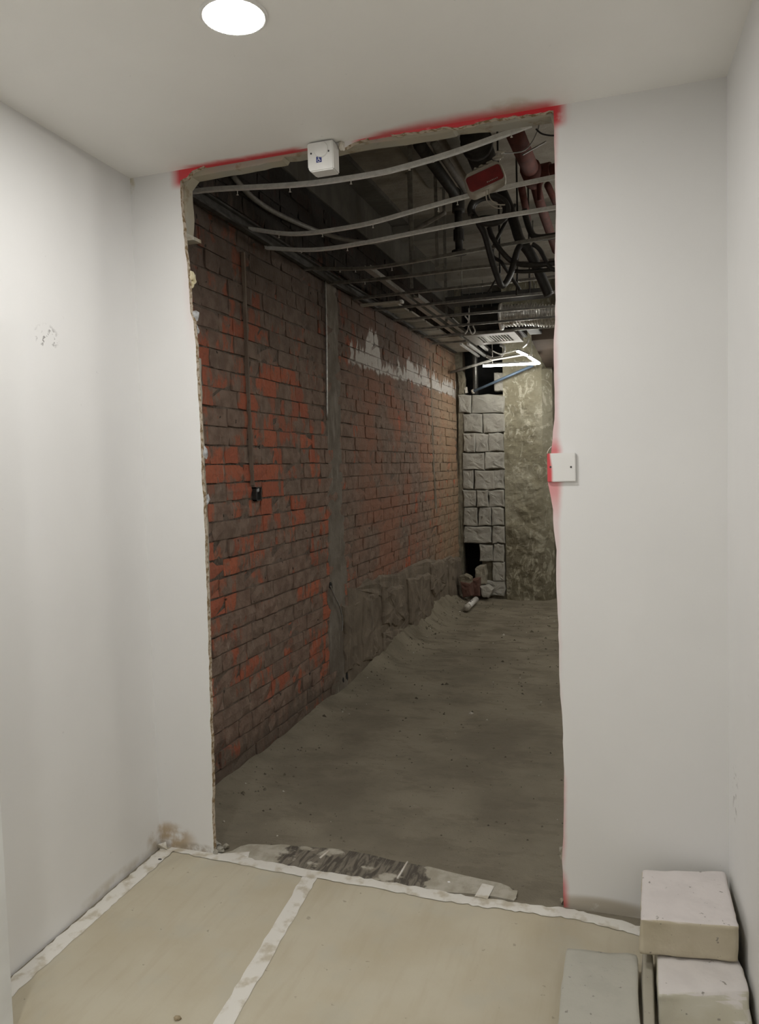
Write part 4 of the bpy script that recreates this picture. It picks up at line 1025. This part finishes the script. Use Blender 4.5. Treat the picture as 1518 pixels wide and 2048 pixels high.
tube('rod', [A, B], .015, M_BLUEP, t, 10, 0); tube('end_cap', [A, A.lerp(B, .03)], .024, M_OFFW, t, 10, 0); rebase(t, A)
sb = [E(416, 172), E(490, 172), E(494, 318), E(416, 318)]
tag(poly_plate('stone_block', sb, YE+.10, YE+.0, M_BLOCK, None, 1, .003, 3, 31), 'pale upright block standing on the right of the gap above the block wall', 'block')
tag(poly_plate('stone_chip', [E(188, 292), E(206, 286), E(212, 330), E(196, 332)], YE+.04, YE-.01, M_PLAST, None, 1, .003, 2, 32), 'small white stone chip on the left end of the block wall', 'stone')
# rubble at the hole
M_RUB = simple('dark_red_rubble', (.115, .055, .042), (.16, .085, .066), 16, .95, bs=.4)
M_RUS = simple('dusty_rubble_stone', (.25, .23, .18), (.33, .305, .24), 16, .95, bs=.4)
def rub(name, pts, Y, d, m, lab, sd_): return tag(poly_plate(name, [(q.x, q.z) for q in (U(x, y, 1, Y) for x, y in pts)], Y+d, Y-.02, m, None, 1, .004, 3, sd_), lab, 'rubble', 'rubble in the hole of the end wall')
rub('rubble_stone', [(950, 1137), (958, 1131), (970, 1130), (973, 1150), (972, 1168), (958, 1172), (951, 1160)], 5.72, .1, M_RUS, 'pale stone propped in the black hole of the end wall', 41)
rub('rubble_brick', [(944, 1158), (958, 1156), (960, 1192), (945, 1194)], 5.60, .11, M_RUB, 'red broken brick standing below the black hole', 42)
rub('rubble_brick', [(921, 1162), (942, 1166), (944, 1192), (926, 1196)], 5.43, .12, M_RUB, 'dull red broken brick at the wall corner', 43)
rub('rubble_stone', [(919, 1152), (930, 1148), (942, 1156), (942, 1166), (921, 1168)], 5.44, .1, M_JOINT, 'rounded grey stone on top of the dull red brick', 44)
rub('rubble_stone', [(960, 1172), (975, 1170), (986, 1180), (978, 1196), (964, 1194)], 5.66, .1, M_BLOCK, 'small grey stone beside the lowest wall block', 45)
# white tube on the floor
A, B = U(934, 1218, 2, .03), U(955, 1199, 2, .03)
t = empty('white_tube', 'white plastic tube with dark marks lying on the dusty floor', 'tube')
A.z = B.z = .045
B = A.lerp(B, .85)
tube('barrel', [A, B], .03, M_WPL, t, 14, 0)
dd = (B-A).normalized(); tube('end_cap', [A-dd*.02, A+dd*.05], .034, M_OFFW, t, 14, 0)
for s, a in ((.35, .3), (.45, -.4), (.55, .2)):
    p = A.lerp(B, s) + Vector((0, 0, .027))+Vector((.012*a, 0, 0)); lump('dark_mark', p, (.010, .03, .005), M_DARKS, t, 5, .4, 1)
rebase(t, A)
# conduit drop and broken back box on the brick wall
t = empty('wall_conduit', 'thin vertical conduit in the brick wall ending in a broken socket box', 'conduit')
pts = [U(487, 505, 0, XB+.006), U(492, 640, 0, XB+.006), U(497, 780, 0, XB+.006), U(503, 905, 0, XB+.006), U(506, 970, 0, XB+.006)]
obj('conduit', *tube_geo(smoothpath(pts, 5), 0, prof=[(-.009, -.012), (.009, -.012), (.007, .003), (.0, .006), (-.007, .003)]), M_DULL, t)
q = U(514, 988, 0, XB+.004)
bm = bmesh.new()
for lo, hi in [((-.03, -.035), (.03, -.029)), ((-.03, .029), (.03, .035)), ((-.03, -.035), (-.024, .035)), ((.024, -.035), (.03, .035))]:
    box(bm, (XB+.0, q.y+(lo[0]+hi[0])/2, q.z+(lo[1]+hi[1])/2), (.03, hi[0]-lo[0], hi[1]-lo[1]))
from_bm('back_box', bm, M_BLACKP, t)
bx('box_back', (XB-.0, q.y-.028, q.z-.033), (XB+.004, q.y+.028, q.z+.033), M_VOID, t)
lump('mortar_dab', (XB+.008, q.y-.0, q.z+.02), (.008, .012, .010), M_GYP, t, 4, .5)
rebase(t, pts[-1])
pts = [(650, 560), (652, 640), (653, 720), (654, 840)]
tag(tube('thin_conduit', [U(x, y, 0, XB+.010) for x, y in pts], .007, M_STEELD, None, 7), 'thin vertical pipe on the left edge of the grey chase', 'conduit')
tag(tube('loose_wire', [U(x, y, 0, XB+.02) for x, y in [(661, 1172), (668, 1190), (680, 1215), (685, 1240), (684, 1262)]], .0045, M_GREYC, None, 6), 'grey loose wire hanging from a hole low on the brick wall', 'cable')
for x, y, s_, m, lab in [(320, 1719, .008, M_DARKS, 'small dark pebble on the board near the left corner'), (355, 2036, .011, M_CHIP, 'small brown crumb on the board at the bottom edge'), (492, 1712, .007, M_WPL, 'small white chip at the left end of the threshold'), (898, 1764, .006, M_WPL, 'small white chip on the right part of the threshold')]:
    q = U(x, y, 2, s_*.4); tag(lump('pebble', q, (s_, s_*.7, s_*.5), m, None, 5, .5, 1), lab, 'pebble')
# crumbs scattered over the corridor floor, far too many to count
rnd = random.Random(11); V, Fc = [], []
for k in range(900):
    y = rnd.uniform(.12, 5.6)**1.0; x = rnd.uniform(.02, 1.9); s = rnd.uniform(.002, .006)*(1+.15*y)*(2.0 if rnd.random() < .06 else 1)
    if rnd.random() < .25: x = rnd.uniform(0, .18)
    z = -.012+.006*fbm((x, y, 0), 2.2)+.006*fbm((x, y, 4), 9)
    hb = (.03+.13*max(0, min(1, (y-2.2)/1.2))*max(0, min(1, (5.9-y)/.6)))*(1+.5*fbm((x, y, 9), 2.5)); z += hb*math.exp(-max(0, x+.05)/.085)
    if y > 1.0: z += .012*max(0, fbm((x*1.0, y*1.6, 2), 3.2))*min(1, y-1)
    n0 = len(V); rot = rnd.uniform(0, 6.28)
    for a in range(4): an = rot+a*math.pi/2+rnd.uniform(-.4, .4); V.append((x+s*math.cos(an)*rnd.uniform(.7, 1.6), y+s*math.sin(an), z-.001))
    V.append((x, y, z+s*.9)); Fc += [(n0, n0+1, n0+4), (n0+1, n0+2, n0+4), (n0+2, n0+3, n0+4), (n0+3, n0, n0+4)]
def m_crumb():
    n = NT('floor_crumbs'); return n.done(n.ramp(n.isl, [(0, (.06, .05, .035)), (.55, (.16, .14, .10)), (.9, (.2, .175, .13)), (.94, (.6, .57, .5)), (1, (.6, .57, .5))]), .95)
cr_ = tag(obj('floor_crumbs', V, Fc, m_crumb()), 'scattered crumbs of mortar and plaster on the dusty corridor floor', 'debris'); cr_['kind'] = 'stuff'
